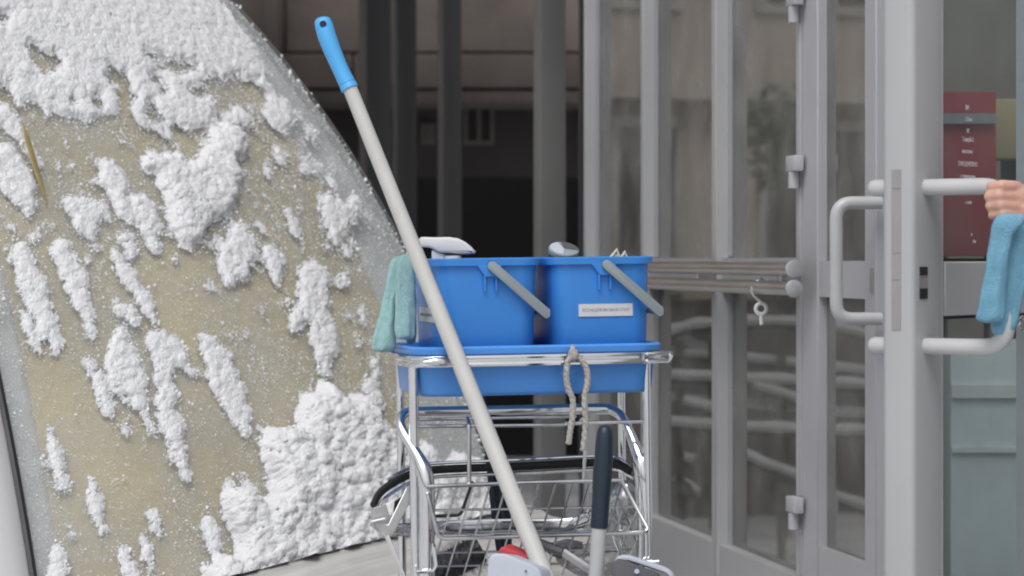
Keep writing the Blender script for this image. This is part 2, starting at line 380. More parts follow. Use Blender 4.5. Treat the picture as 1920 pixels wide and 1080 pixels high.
b = MB(); b.tube(fillet([fp(sh, .022, 1.045), fp(sh, .118, 1.045), fp(sh, .118, .806), fp(sh, .022, .806)], .035, 8), .0135, 14); b.build('pull_handle', M['pull'], dl, world=True)
b = MB(); fbox(b, sE-.03, sE-.012, .022, .026, .86, .91); b.build('latch_plate', M['plate'], dl, world=True)
for zc in (.93+165*6/F, .93-480*6/F, .93+478*6/F):
    sm = mull[3][1]+.002
    b = MB(); fbox(b, sm-.035, sm+.035, .0285, .052, zc, zc+.036); h_ = b.build('hinge', M['alu_door'], dl, world=True, bevel=.003)
    b = MB(); b.tube([fp(sm, .042, zc-.038), fp(sm, .042, zc-.001)], .0125, 14); b.build('hinge_barrel', M['alu_door'], h_, world=True)
# header over the doorway and wall right of it
JB = Vector((1.03, 4.94, 0)); WD = Vector((.95, -.312, 0)); WN = Vector((-.312, -.95, 0))
b = MB(); b.box(JB+Vector((0.01, 0, 1.5)), (.09, .09, 3.0), Matrix.Rotation(R(53), 3, 'Z')); b.build('jamb', M['alu'], fac, world=True)
def wq(a, off, z): return JB+WD*a+WN*off+Vector((0, 0, z))
for a0, a1, z0, z1, nm, m_ in ((.06, 2.4, 0, .2, 'kick_panel', 'alu'), (.06, 2.4, 2.6, 3.0, 'top_rail', 'alu'), (1.15, 1.21, .2, 2.6, 'mullion', 'alu'), (2.34, 2.4, .2, 2.6, 'mullion', 'alu')):
    b = MB(); b.hexa([wq(a0, -.03, z0), wq(a1, -.03, z0), wq(a1, .03, z0), wq(a0, .03, z0)], [wq(a0, -.03, z1), wq(a1, -.03, z1), wq(a1, .03, z1), wq(a0, .03, z1)]); b.build(nm, M[m_], fac, world=True)
for a0, a1 in ((.06, 1.149), (1.211, 2.339)):
    b = MB(); b.hexa([wq(a0, -.005, .201), wq(a1, -.005, .201), wq(a1, .005, .201), wq(a0, .005, .201)], [wq(a0, -.005, 2.599), wq(a1, -.005, 2.599), wq(a1, .005, 2.599), wq(a0, .005, 2.599)]); b.build('pane', M['glass'], fac, world=True, smooth=False)
b = MB(); b.hexa([fp(mull[3][1]+.01, -.05, 2.41), fp(sE, -.05, 2.41), JB+Vector((0, 0, 2.41)), fp(mull[3][1]+.01, .02, 2.41)], [fp(mull[3][1]+.01, -.05, 3), fp(sE, -.05, 3), JB+Vector((0, 0, 3)), fp(mull[3][1]+.01, .02, 3)]); b.build('header', M['alu'], fac, world=True)

# interior behind the panes
def struct(name, mb, m_, label=None): return tagp(mb.build(name, m_, smooth=False), kind='structure', label=label)
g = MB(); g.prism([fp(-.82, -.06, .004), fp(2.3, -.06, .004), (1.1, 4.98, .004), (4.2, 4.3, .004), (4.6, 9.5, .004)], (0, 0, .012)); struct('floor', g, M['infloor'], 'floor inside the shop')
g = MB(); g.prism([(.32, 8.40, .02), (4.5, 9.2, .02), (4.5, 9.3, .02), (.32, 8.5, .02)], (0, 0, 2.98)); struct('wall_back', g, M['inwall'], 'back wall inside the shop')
# things inside, and an added reflection panel, behind the open leaf
rb_ = MB(); a, c = px(1758, 172, 6.5), px(1866, 480, 6.5); rb_.box((a+c)/2, (c.x-a.x, .03, a.z-c.z))
bd = thing('display_board', 'dark red display board behind the glass of the open door', 'board', loc=((a.x+c.x)/2, 6.5, 0))
rb_.build('panel', M['red'], bd, world=True, bevel=.004)
b = MB(); a2 = px(1758, 213, 6.48); c2 = px(1866, 232, 6.48); b.box((a2+c2)/2+Vector((0, -.006, 0)), (c2.x-a2.x, .01, a2.z-c2.z)); b.build('grey_band', M['alu_shade'], bd, world=True)
for xx in (1772, 1852):
    q = px(xx, 480, 6.52); b = MB(); b.tube([(q.x, 6.53, .016), (q.x, 6.53, q.z+.05)], .008, 8); b.build('leg', M['post_dark'], bd, world=True)
a, c = px(1858, 188, 6.9), px(1945, 300, 6.9)
sh_ = thing('wall_shelf', 'cream box shaped cabinet above the hand seen through the glass', 'cabinet', loc=((a.x+c.x)/2, 6.9, 0))
b = MB(); b.box((a+c)/2, (c.x-a.x, .12, a.z-c.z)); b.build('carcass', M['cream'], sh_, world=True, bevel=.006)
b = MB(); b.box(((a.x+c.x)/2, 6.93, c.z/2), (.05, .05, c.z)); b.build('stand', M['post_dark'], sh_, world=True)
a, c = px(1782, 640, 5.9), px(2040, 1010, 5.9)
tl = thing('reflection_panel', 'pale teal panel with white bands added for the reflection in the lower glass', 'reflection_panel', loc=((a.x+c.x)/2, 5.9, 0))
b = MB(); b.box(((a.x+c.x)/2, 6.0, (a.z+.016)/2), (c.x-a.x, .2, a.z-.016)); b.build('front', M['teal'], tl, world=True, bevel=.004)  # added panel, stands in for the pale reflection in the door glass
for y0, y1 in ((722, 746), (838, 848)):
    p0, p1 = px(1784, y0, 5.894), px(2036, y1, 5.894); b = MB(); b.box((p0+p1)/2, (p1.x-p0.x, .01, p0.z-p1.z)); b.build('band', M['white'], tl, world=True)  # white bands colour in the bright bars of that reflection

# ---------------------------------------------------------------- open door leaf
E2 = Vector((.6, .8, 0)); N2 = Vector((.8, -.6, 0)); O2 = px(1712, HY, 4.45); O2.z = 0
def lp(t, off, z): return O2+E2*t+N2*off+Vector((0, 0, z))
def lbox(mb, t0, t1, o0, o1, z0, z1):
    return mb.hexa([lp(t0, o0, z0), lp(t1, o0, z0), lp(t1, o1, z0), lp(t0, o1, z0)], [lp(t0, o0, z1), lp(t1, o0, z1), lp(t1, o1, z1), lp(t0, o1, z1)])
ol = thing('glass_door', 'open grey glazed door leaf nearest the camera with hand on its handle', 'door', loc=tuple(lp(.3, 0, 0)))
b = MB(); lbox(b, 0, .105, -.06, 0, .02, 2.4); st = b.build('stile', M['alu'], ol, world=True, bevel=.012, seg=4)
b = MB(); lbox(b, .1052, .122, -.045, -.008, .02, 2.4); b.build('glazing_bead', M['alu_door'], st, world=True)
b = MB(); lbox(b, .1222, .1262, -.04, -.012, .02, 2.4); b.build('gasket', M['rubber'], st, world=True)
b = MB(); lbox(b, .50, .56, -.06, 0, .02, 2.4); b.build('stile', M['alu'], ol, world=True, bevel=.006)
zc0, zc1 = .832, .925
b = MB(); lbox(b, .1264, .499, -.05, -.006, zc0, zc1); cb = b.build('crossbar', M['alu'], ol, world=True, bevel=.002, seg=1)
for z0, z1 in ((zc1+.0002, zc1+.0055), (zc0-.0055, zc0-.0002)):
    b = MB(); lbox(b, .1264, .499, -.045, -.010, z0, z1); b.build('gasket', M['rubber'], cb, world=True)
b = MB(); lbox(b, .1264, .499, -.05, -.006, .02, .16); b.build('bottom_rail', M['alu'], ol, world=True)
b = MB(); lbox(b, .1264, .499, -.05, -.006, 2.3, 2.4); b.build('top_rail', M['alu'], ol, world=True)
for z0, z1 in ((.161, zc0-.006), (zc1+.006, 2.299)):
    b = MB(); lbox(b, .1264, .499, -.03, -.022, z0, z1); b.build('pane', M['doorglass'], ol, world=True, smooth=False)
HZ1, HZ0 = 1.05, .783
b = MB(); b.tube(fillet([lp(.045, -.001, HZ1), lp(.045, .150, HZ1), lp(.045, .150, HZ0), lp(.045, -.001, HZ0)], .045, 9), .0140, 16); b.build('pull_handle', M['pull'], ol, world=True)
for z in (HZ1, HZ0):
    b = MB(); b.tube([lp(.03, -.055, z), lp(.03, -.088, z), lp(.03, -.095, z), lp(.03, -.099, z), lp(.03, -.1005, z)], [.0145, .0145, .0125, .008, .002], 16); b.build('handle_fixing', M['pull'], ol, world=True)
for z0, z1 in ((1.048, 1.08), (.94, 1.0475), (.895, .9395), (.81, .8945)):
    b = MB(); lbox(b, -.0012, .001, -.040, -.023, z0, z1-.001); b.build('latch_plate', M['plate'], ol, world=True)
b = MB(); lbox(b, .020, .050, -.001, .0008, .862, .917); lk = b.build('lock_plate', M['plate'], ol, world=True)
for z0, z1 in ((.902, .916), (.863, .880)):
    b = MB(); lbox(b, .022, .048, .0009, .0020, z0, z1); b.build('keyhole', M['black'], lk, world=True)
q = lp(.40, .004, .815)
b = MB(); b.tube([q+E2*math.cos(k*math.pi/8)*.012+Vector((0, 0, math.sin(k*math.pi/8)*.012)) for k in range(16)], .0022, 8, closed=True); b.build('key_ring', M['chrome'], ol, world=True)
TM = Matrix(((E2.x, 0, N2.x, 0), (E2.y, 0, N2.y, 0), (0, 1, 0, 0), (0, 0, 0, 1)))
def lt_of(x, off):
    k = (x-960)/F; q_ = O2+N2*off
    return (k*q_.y-q_.x)/(E2.x-k*E2.y)
for (tx, ty, s_, txt) in ((1813, 202, .018, 'ЗИ'), (1816, 224, .017, '1.Лен'), (1815, 246, .018, 'И'), (1815, 262, .018, 'Тамрй-2'), (1814, 284, .016, 'магазин'), (1815, 308, .018, 'ЕЖЕДНЕВНО'), (1815, 331, .014, 'с перерывом'), (1816, 380, .012, 'с 10:00'), (1822, 440, .012, 'А'), (1827, 453, .012, 'Ми')):
    t_ = lt_of(tx, -.0218); P_ = lp(t_, -.0218, 0); P_.z = CH-(ty-HY)*P_.y/F
    text_mesh('lettering', txt, s_*.62, M['label'], Matrix.Translation(P_) @ TM, ol)

# ---------------------------------------------------------------- hook on the guard bars
hp = lambda x, y: px(x, y, 6.22)
hk = thing('hanging_hook', 'small metal hook with a ring hanging from the twin steel bars', 'hook', loc=tuple(hp(1427, 605)))
b = MB(); b.tube(spline([hp(1440, 527), hp(1428, 524), hp(1416, 530), hp(1410, 543), hp(1413, 553), hp(1421, 561), hp(1426, 567)], 5), [.0032]*30+[.0036], 10); b.build('hook', M['chrome'], hk, world=True)
c = hp(1427, 579); b = MB(); b.tube([c+Vector((math.cos(k*math.pi/9)*.0125, 0, math.sin(k*math.pi/9)*.0125)) for k in range(18)], .0045, 10, closed=True); b.build('ring', M['white'], hk, world=True)
b = MB(); b.tube([hp(1427, 588), hp(1428, 609)], .0045, 8); b.build('stem', M['white'], hk, world=True)

# ---------------------------------------------------------------- stone building and posts under an added roof behind
DB = 18.0
bl = thing('stone_building', 'dark brown stone building with ledge and black doorways behind the posts', 'building', loc=(-3, DB, -.64))
zl = CH-(172-HY)*DB/F
b = MB(); b.box((-5, DB+.75, 1.7+zl), (22, .5, 3.4)); b.build('wall', M['stone2'], bl, world=True)
b = MB(); b.box((-5, DB+.40, zl-.035), (22, .9, .07)); b.build('ledge', M['stone2'], bl, world=True)
for row, (z0, z1) in enumerate(((zl+.05, zl+.285), (zl+.30, zl+.72), (zl+.735, zl+1.2))):
    x = -15.8+row*.31; k = 0
    while x < 2.2:
        wd = (.78, 1.12, .92, .66)[(k*3+row) % 4]
        b = MB(); b.box((x+wd/2, DB+.47+.01*((k*7+row) % 3), (z0+z1)/2), (wd-.014, .14, z1-z0)); b.build('block', M['stone'] if (k+row) % 3 else M['stone2'], bl, world=True, bevel=.008, seg=1)
        x += wd; k += 1
zo = CH-(325-HY)*DB/F
b = MB(); b.box((-5, DB+1.0, (zl-.07+zo)/2), (22, .3, zl-.07-zo)); b.build('spandrel', M['darkwall'], bl, world=True)
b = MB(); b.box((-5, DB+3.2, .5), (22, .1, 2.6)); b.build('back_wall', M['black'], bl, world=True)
for xx in (-13, -10.4, -8.0, -5.8, -3.7, -1.75, 1.3):
    b = MB(); b.box((xx, DB+1.5, (zo-.64)/2), (.5, 1.2, zo+.64)); b.build('pier', M['darkwall'], bl, world=True)
def bwin(xc, x1, y0, y1, mw='winframe'):
    a_, c_ = px(xc, y0, DB+.84), px(x1, y1, DB+.84)
    b = MB(); fr = .03
    for bx in (((a_.x+c_.x)/2, a_.z-fr/2, c_.x-a_.x, fr), ((a_.x+c_.x)/2, c_.z+fr/2, c_.x-a_.x, fr)): b.box((bx[0], DB+.83, bx[1]), (bx[2], .05, bx[3]))
    for xx in (a_.x+fr/2, (a_.x+c_.x)/2, c_.x-fr/2): b.box((xx, DB+.828, (a_.z+c_.z)/2), (fr, .05, a_.z-c_.z-2*fr))
    f_ = b.build('window', M[mw], bl, world=True)
    b = MB(); b.box(((a_.x+c_.x)/2, DB+.845, (a_.z+c_.z)/2), (c_.x-a_.x-.02, .006, a_.z-c_.z-.02)); b.build('pane', M['darkwall'], f_, world=True)
bwin(869, 927, 190, 272); bwin(788, 816, 232, 272)
for xw in (-4.6, -6.6, -9.2, -11.5):
    xa = 960+xw/(DB+.84)*F; bwin(xa, xa+150, 195, 310)
b = MB(); q = px(510, 60, DB+.3); b.box((q.x, DB+.3, zl+1.7), (.10, .12, 3.4)); b.build('pilaster', M['stone'], bl, world=True)

pb = thing('plaster_house', 'pale plaster house with tall windows mirrored in the upper panes', 'building', loc=(-6.4, 15.5, -.64))
b = MB(); b.box((-6.4, 15.8, 3.2), (9.0, .5, 7.7)); b.build('wall', M['plaster'], pb, world=True)
b = MB(); b.box((-6.4, 15.47, zl-.1), (9.0, .2, .12)); b.build('ledge', M['plaster'], pb, world=True)
b = MB(); b.box((-6.4, 15.44, .02), (9.04, .2, 1.32)); b.build('plinth', M['darkwall'], pb, world=True)
for k in range(5):
    xw = -2.75-1.45*k
    for z0, z1 in ((.72, 1.80), (2.45, 4.1)):
        b = MB(); b.box((xw, 15.545, (z0+z1)/2), (.95, .06, z1-z0)); f_ = b.build('window', M['winframe2'], pb, world=True)
        for sx in (-1, 1):
            b = MB(); b.box((xw+sx*.225, 15.508, (z0+z1)/2), (.37, .02, z1-z0-.14)); b.build('pane', M['darkwall'], f_, world=True)
cn = thing('added_canopy', 'dark posts standing in the shade of an added roof behind the cart', 'added_canopy', loc=(-.4, 11, -.64))
def post(x0, x1, d, m_, rz, ratio):
    wd = (x1-x0)*d/F; q = px((x0+x1)/2, HY, d)
    b = MB(); b.box((q.x, d, 1.33), (wd*ratio, wd*ratio, 3.94), Matrix.Rotation(R(rz), 3, 'Z')); return b.build('post', M[m_], cn, world=True, bevel=.006)
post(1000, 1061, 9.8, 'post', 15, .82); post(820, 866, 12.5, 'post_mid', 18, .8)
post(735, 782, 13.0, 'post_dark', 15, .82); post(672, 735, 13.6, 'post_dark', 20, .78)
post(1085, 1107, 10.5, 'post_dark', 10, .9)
b = MB(); b.box((-.55, 13.2, 3.38), (2.4, 8.8, .16)); b.build('roof', M['post_dark'], cn, world=True)  # unseen roof and its beam, added above the posts to darken the background
b = MB(); b.box((-.55, 8.83, 3.24), (2.4, .1, .12)); b.build('beam', M['post'], cn, world=True)

# street railing whose snow-laden bars show mirrored in the panes
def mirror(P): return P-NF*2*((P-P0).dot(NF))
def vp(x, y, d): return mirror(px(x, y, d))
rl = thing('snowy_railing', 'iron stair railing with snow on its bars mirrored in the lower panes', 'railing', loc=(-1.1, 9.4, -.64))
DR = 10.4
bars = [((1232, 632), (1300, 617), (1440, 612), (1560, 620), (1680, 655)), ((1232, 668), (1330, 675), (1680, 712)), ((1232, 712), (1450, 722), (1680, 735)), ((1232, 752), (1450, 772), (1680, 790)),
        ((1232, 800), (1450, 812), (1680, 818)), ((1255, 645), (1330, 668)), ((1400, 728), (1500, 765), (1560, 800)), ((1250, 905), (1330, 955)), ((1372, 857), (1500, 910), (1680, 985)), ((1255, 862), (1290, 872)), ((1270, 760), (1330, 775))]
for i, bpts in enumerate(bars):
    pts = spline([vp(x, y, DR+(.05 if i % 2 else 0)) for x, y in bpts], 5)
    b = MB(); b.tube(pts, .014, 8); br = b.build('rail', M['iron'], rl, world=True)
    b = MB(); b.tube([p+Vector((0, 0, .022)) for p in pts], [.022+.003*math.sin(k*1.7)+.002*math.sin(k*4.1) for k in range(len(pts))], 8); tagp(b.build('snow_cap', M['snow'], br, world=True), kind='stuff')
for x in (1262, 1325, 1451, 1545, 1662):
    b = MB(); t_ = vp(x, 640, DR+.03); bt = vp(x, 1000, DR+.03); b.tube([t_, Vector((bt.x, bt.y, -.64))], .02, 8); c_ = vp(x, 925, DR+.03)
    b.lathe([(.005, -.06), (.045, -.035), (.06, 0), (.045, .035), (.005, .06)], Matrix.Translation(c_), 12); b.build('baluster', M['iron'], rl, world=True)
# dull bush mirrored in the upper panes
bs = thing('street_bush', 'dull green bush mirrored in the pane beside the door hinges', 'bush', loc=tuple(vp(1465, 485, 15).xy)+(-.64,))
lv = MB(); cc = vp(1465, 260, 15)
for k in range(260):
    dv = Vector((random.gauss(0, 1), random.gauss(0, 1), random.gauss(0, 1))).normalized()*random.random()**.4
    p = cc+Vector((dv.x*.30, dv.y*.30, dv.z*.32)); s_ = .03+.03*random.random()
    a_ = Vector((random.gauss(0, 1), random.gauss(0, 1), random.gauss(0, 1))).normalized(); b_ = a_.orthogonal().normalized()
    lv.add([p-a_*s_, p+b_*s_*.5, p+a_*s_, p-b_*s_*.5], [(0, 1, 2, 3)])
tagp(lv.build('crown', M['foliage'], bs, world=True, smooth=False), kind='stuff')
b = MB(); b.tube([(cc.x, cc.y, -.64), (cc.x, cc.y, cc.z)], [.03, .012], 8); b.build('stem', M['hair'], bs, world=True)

# ---------------------------------------------------------------- van with snow on its windscreen
RX = np.polyfit([960, 870, 745, 445, 265, 115, 0, -150], [938, 918, 872, 748, 643, 532, 433, 285], 3)
LX_ = np.polyfit([1180, 1080, 720, 300, 0, -150], [83, 65, 0, -95, -180, -232], 2)
def edge(t, side):
    if side: y = 965-1115*t; x = np.polyval(RX, y); d = 6.55+.75*t
    else: y = 1185-1335*t; x = np.polyval(LX_, y); d = 5.45+.75*t
    return np.array([(x-960)*d/F, d, CH-(y-HY)*d/F])
NB = np.array([.74, -.55, .39]); NB /= np.linalg.norm(NB)
def surf(a, t):
    a = np.asarray(a, float)[..., None]; L, R_ = None, None
    y = 965-1115*t; d = 6.55+.75*t; R_ = np.stack([(np.polyval(RX, y)-960)*d/F, d, CH-(y-HY)*d/F], -1)
    y = 1185-1335*t; d = 5.45+.75*t; L = np.stack([(np.polyval(LX_, y)-960)*d/F, d, CH-(y-HY)*d/F], -1)
    return L+(R_-L)*a+.07*4*a*(1-a)*NB
van = thing('parked_van', 'pale van with beige screened windscreen under patchy snow beside the cart', 'van', loc=(-1.4, 6.9, -.64))
fwd = Vector((.777, -.63, 0)); wid = Vector((.63, .777, 0))
nt_, na_ = 40, 32
T, A = np.meshgrid(np.linspace(0, 1, nt_), np.linspace(0, 1, na_), indexing='ij')
G = surf(A, T)
def vg(Garr): return [[Vector(p) for p in r_] for r_ in Garr]
b = MB(); b.grid(vg(G)); b.mi = 1; b.grid(vg(G-NB*.005))
n0 = nt_*na_
rim_ = [i*na_ for i in range(nt_)]+[(nt_-1)*na_+j for j in range(1, na_)]+[i*na_+na_-1 for i in range(nt_-2, -1, -1)]+[j for j in range(na_-2, 0, -1)]
for k in range(len(rim_)):
    i, j = rim_[k], rim_[(k+1) % len(rim_)]; b.f.append((i, j, j+n0, i+n0)); b.m.append(1)
ws = b.build('windscreen', [M['frost'], M['glassback']], van, world=True)
# beige screen and grey border behind the glass
dense = np.linspace(0, 1, 400)
tt = np.linspace(0, 1, 60); ga = []
for t in tt:
    S_ = surf(dense, np.full(400, t)); X_, Y_ = proj(S_)
    ri = np.argmin(np.abs(X_-(X_.max()-84-8*math.sin(t*9)))) if True else 0
    li = np.argmin(np.abs(X_-(X_[0]+56)))
    ga.append((dense[li], dense[ri]))
ga = np.array(ga)
Ab = ga[:, :1]+(ga[:, 1:]-ga[:, :1])*np.linspace(0, 1, 40)[None]
Tb = np.repeat(tt[:, None], 40, 1)
wob = (.0025*np.sin(Ab*23+Tb*5)+.002*np.sin(Tb*31+Ab*9))[..., None]
G2 = surf(Ab, Tb)-NB*(.014+wob)
b = MB(); b.grid(vg(G2)); b.build('beige_screen', M['tan'], van, world=True)
b = MB(); b.grid(vg(G-NB*.034)); b.build('screen_border', M['trim'], van, world=True)
# seals
b = MB(); b.tube([Vector(surf(0., np.float64(t)))-wid*.008 for t in np.linspace(0, 1, 40)], .0105, 8); b.build('seal', M['seal'], van, world=True)
b = MB(); b.tube([Vector(surf(1., np.float64(t)))+wid*.002 for t in np.linspace(0, 1, 40)], .006, 8); b.build('seal', M['seal'], van, world=True)
# body: left pillar and side, right pillar, roof, bonnet
pil = []
for t in np.linspace(-.05, 1, 30):
    e = Vector(surf(0., np.float64(max(t, 0)))); e = e+Vector((0, 0, min(t, 0)*1.3))-wid*.014
    pil.append([e-wid*.0, e-wid*.012+fwd*.008, e-wid*.05+fwd*.012, e-wid*.11-fwd*.01, e-wid*.15-fwd*.08, e-wid*.17-fwd*.3, e-wid*.17-fwd*1.2, e-wid*.17-fwd*2.6])
b = MB(); b.grid(pil); sd = b.build('body_side', M['vanpaint'], van, world=True)
pil = []
for t in np.linspace(-.05, 1, 30):
    e = Vector(surf(1., np.float64(max(t, 0)))); e = e+Vector((0, 0, min(t, 0)*1.3))+wid*.008-fwd*.004
    pil.append([e, e+wid*.006-fwd*.03, e+wid*.008-fwd*.08, e+wid*.008-fwd*.3, e+wid*.008-fwd*2.6])
b = MB(); b.grid(pil); b.build('body_side', M['vanpaint'], van, world=True)
top = [Vector(surf(np.float64(a), np.float64(1.))) for a in np.linspace(0, 1, 20)]
b = MB(); b.grid([[p+Vector((0, 0, .015)) for p in top], [p-fwd*.2+Vector((0, 0, .07)) for p in top], [p-fwd*.9+Vector((0, 0, .12)) for p in top], [p-fwd*2.6+Vector((0, 0, .10)) for p in top]]); b.build('roof', M['vanpaint'], van, world=True)
hd = []
aa = np.linspace(-.04, 1.06, 40)
base = []
for a in aa:
    p = Vector(surf(np.float64(np.clip(a, 0, 1)), np.float64(0.))); p = p+wid*(a-np.clip(a, 0, 1))*1.48; base.append(p)
prof = [(-.028, -.03), (-.026, .014), (-.01, .022), (.05, .014), (.085, -.008), (.10, -.004), (.14, -.012), (.17, -.030), (.185, -.026), (.25, -.06), (.33, -.13), (.38, -.24), (.40, -.40), (.41, -.55), (.38, -.74)]
for o_, z_ in prof: hd.append([p+fwd*o_+Vector((0, 0, z_)) for p in base])
b = MB(); b.grid(hd); b.build('bonnet', M['hood'], van, world=True, subsurf=1, angle=80)
for o_, w_ in ((-.35, -.02), (-.35, 1.48), (-2.1, -.02), (-2.1, 1.48)):
    e = Vector(surf(0., np.float64(0.)))+fwd*o_+wid*(w_-.05); c = Vector((e.x, e.y, -.32))
    Mw = Matrix.Translation(c) @ Matrix((( wid.x, fwd.x, 0, 0), (wid.y, fwd.y, 0, 0), (0, 0, 1, 0), (0, 0, 0, 1))) @ Matrix.Rotation(R(90), 4, 'Y')
    b = MB(); b.lathe([(.2, -.1), (.30, -.1), (.32, -.08), (.32, .08), (.30, .1), (.2, .1)], Mw, 28); wh = b.build('wheel', M['rubber'], van, world=True)
    b = MB(); b.lathe([(.02, -.07), (.199, -.085), (.199, .085), (.02, .07)], Mw, 28); b.build('rim', M['wire'], wh, world=True)

# ---- snow: height field over the windscreen, lumps stamped where snow lies
RES = 2
X0, Y0, WX, HYY = -260, -170, 1260, 1330
mask = np.zeros((HYY//RES, WX//RES), bool); thick = np.zeros_like(mask, float)
gy, gx = np.mgrid[0:mask.shape[0], 0:mask.shape[1]]; gx = gx*RES+X0; gy = gy*RES+Y0
def poly(pts, h, k=1.0):
    P = np.array(pts, float)*k; ins = np.zeros_like(mask)
    for i in range(len(P)):
        (x1, y1), (x2, y2) = P[i-1], P[i]
        if y1 == y2: continue
        c = ((gy >= min(y1, y2)) & (gy < max(y1, y2))) & (gx < (x2-x1)*(gy-y1)/(y2-y1)+x1)
        ins ^= c
    mask[ins] = True; thick[ins] = np.maximum(thick[ins], h)
def finger(pts, h):
    for (x1, y1, w1), (x2, y2, w2) in zip(pts[:-1], pts[1:]):
        L2 = max(1, (x2-x1)**2+(y2-y1)**2); t = np.clip(((gx-x1)*(x2-x1)+(gy-y1)*(y2-y1))/L2, 0, 1)
        dd = np.hypot(gx-x1-t*(x2-x1), gy-y1-t*(y2-y1)); ins = dd < (w1+(w2-w1)*t)*.5
        mask[ins] = True; thick[ins] = np.maximum(thick[ins], h)
def noise2(sh, sc, seed):
    r_ = np.random.default_rng(seed); n_ = r_.random((int(sh[0]/sc)+3, int(sh[1]/sc)+3))
    yy = np.arange(sh[0])/sc; xx = np.arange(sh[1])/sc; iy = yy.astype(int); ix = xx.astype(int); fy = (yy-iy)[:, None]; fx = (xx-ix)[None]
    fy = fy*fy*(3-2*fy); fx = fx*fx*(3-2*fx)
    return (n_[iy][:, ix]*(1-fy)+n_[iy+1][:, ix]*fy)*(1-fx)+(n_[iy][:, ix+1]*(1-fy)+n_[iy+1][:, ix+1]*fy)*fx
top_ = [(-520, -340), (560, -340), (640, -240), (700, -100), (760, -40), (830, 20), (880, 80), (940, 150), (975, 230), (1010, 310), (1030, 345), (1000, 340), (960, 290), (890, 290), (850, 310), (860, 370), (950, 440), (955, 480), (900, 470), (800, 450), (780, 470), (700, 495), (650, 450), (610, 510), (580, 480), (530, 490), (480, 495), (420, 480), (390, 420), (330, 450), (250, 440), (180, 425), (150, 400), (100, 370), (60, 390), (0, 370), (-520, 330)]
poly(top_, .020, .5)
nn = noise2(mask.shape, 34, 3)*.65+noise2(mask.shape, 13, 4)*.35
fadey = np.clip((gy+40)/280, 0, 1)
mask &= ~((nn < .26+.19*fadey) & (gy > -60))
for hx, hy, rx, ry in ((290, 104, 26, 9), (330, 125, 46, 12), (455, 160, 30, 14), (100, 120, 18, 8), (240, 228, 20, 8)):
    mask[((gx-hx)/rx)**2+((gy-hy)/ry)**2 < 1] = False
z2 = .5
poly([(1000, 360), (1030, 350), (1100, 410), (1090, 470), (1060, 500), (1030, 470), (990, 430)], .018, z2)
poly([(530, 580), (560, 570), (600, 590), (640, 570), (730, 610), (760, 560), (790, 540), (780, 490), (850, 460), (910, 510), (920, 580), (870, 600), (905, 660), (880, 740), (850, 800), (790, 830), (760, 880), (720, 930), (670, 910), (650, 850), (615, 780), (610, 720), (590, 660), (540, 630)], .030, z2)
poly([(-300, 380), (40, 395), (90, 480), (130, 560), (150, 640), (120, 600), (80, 520), (0, 470), (-300, 430)], .02, z2)
poly([(-300, 560), (0, 560), (40, 535), (80, 590), (110, 640), (130, 760), (100, 820), (80, 780), (40, 740), (0, 690), (-300, 640)], .02, z2)
poly([(370, 600), (410, 595), (460, 660), (470, 720), (500, 800), (510, 850), (470, 830), (430, 770), (390, 700), (360, 680)], .02, z2)
poly([(490, 720), (540, 730), (580, 780), (590, 840), (600, 900), (580, 970), (560, 930), (530, 880), (500, 800)], .02, z2)
poly([(230, 740), (310, 740), (340, 760), (400, 770), (420, 820), (390, 810), (370, 820), (360, 880), (330, 890), (300, 860), (260, 860), (290, 810), (250, 790)], .017, z2)
poly([(450, 865), (480, 880), (510, 940), (490, 965), (450, 920)], .015, z2)
poly([(870, 830), (920, 840), (960, 920), (970, 960), (930, 1000), (915, 1050), (890, 1040), (860, 1075), (830, 1060), (815, 980), (810, 920), (860, 900)], .02, z2)
poly([(980, 915), (1030, 920), (1060, 970), (1055, 1060), (1040, 1075), (1010, 1010), (985, 960)], .017, z2)
poly([(1200, 740), (1240, 722), (1280, 765), (1340, 730), (1355, 780), (1300, 860), (1270, 905), (1230, 870), (1200, 800)], .018, z2)
poly([(1020, 545), (1060, 560), (1078, 605), (1050, 612), (1025, 580)], .012, z2)
poly([(560, 510), (590, 485), (618, 520), (612, 570), (602, 590), (618, 625), (622, 675), (610, 705), (600, 690), (585, 640), (575, 600), (555, 622), (545, 590), (555, 570), (562, 540)], .018)
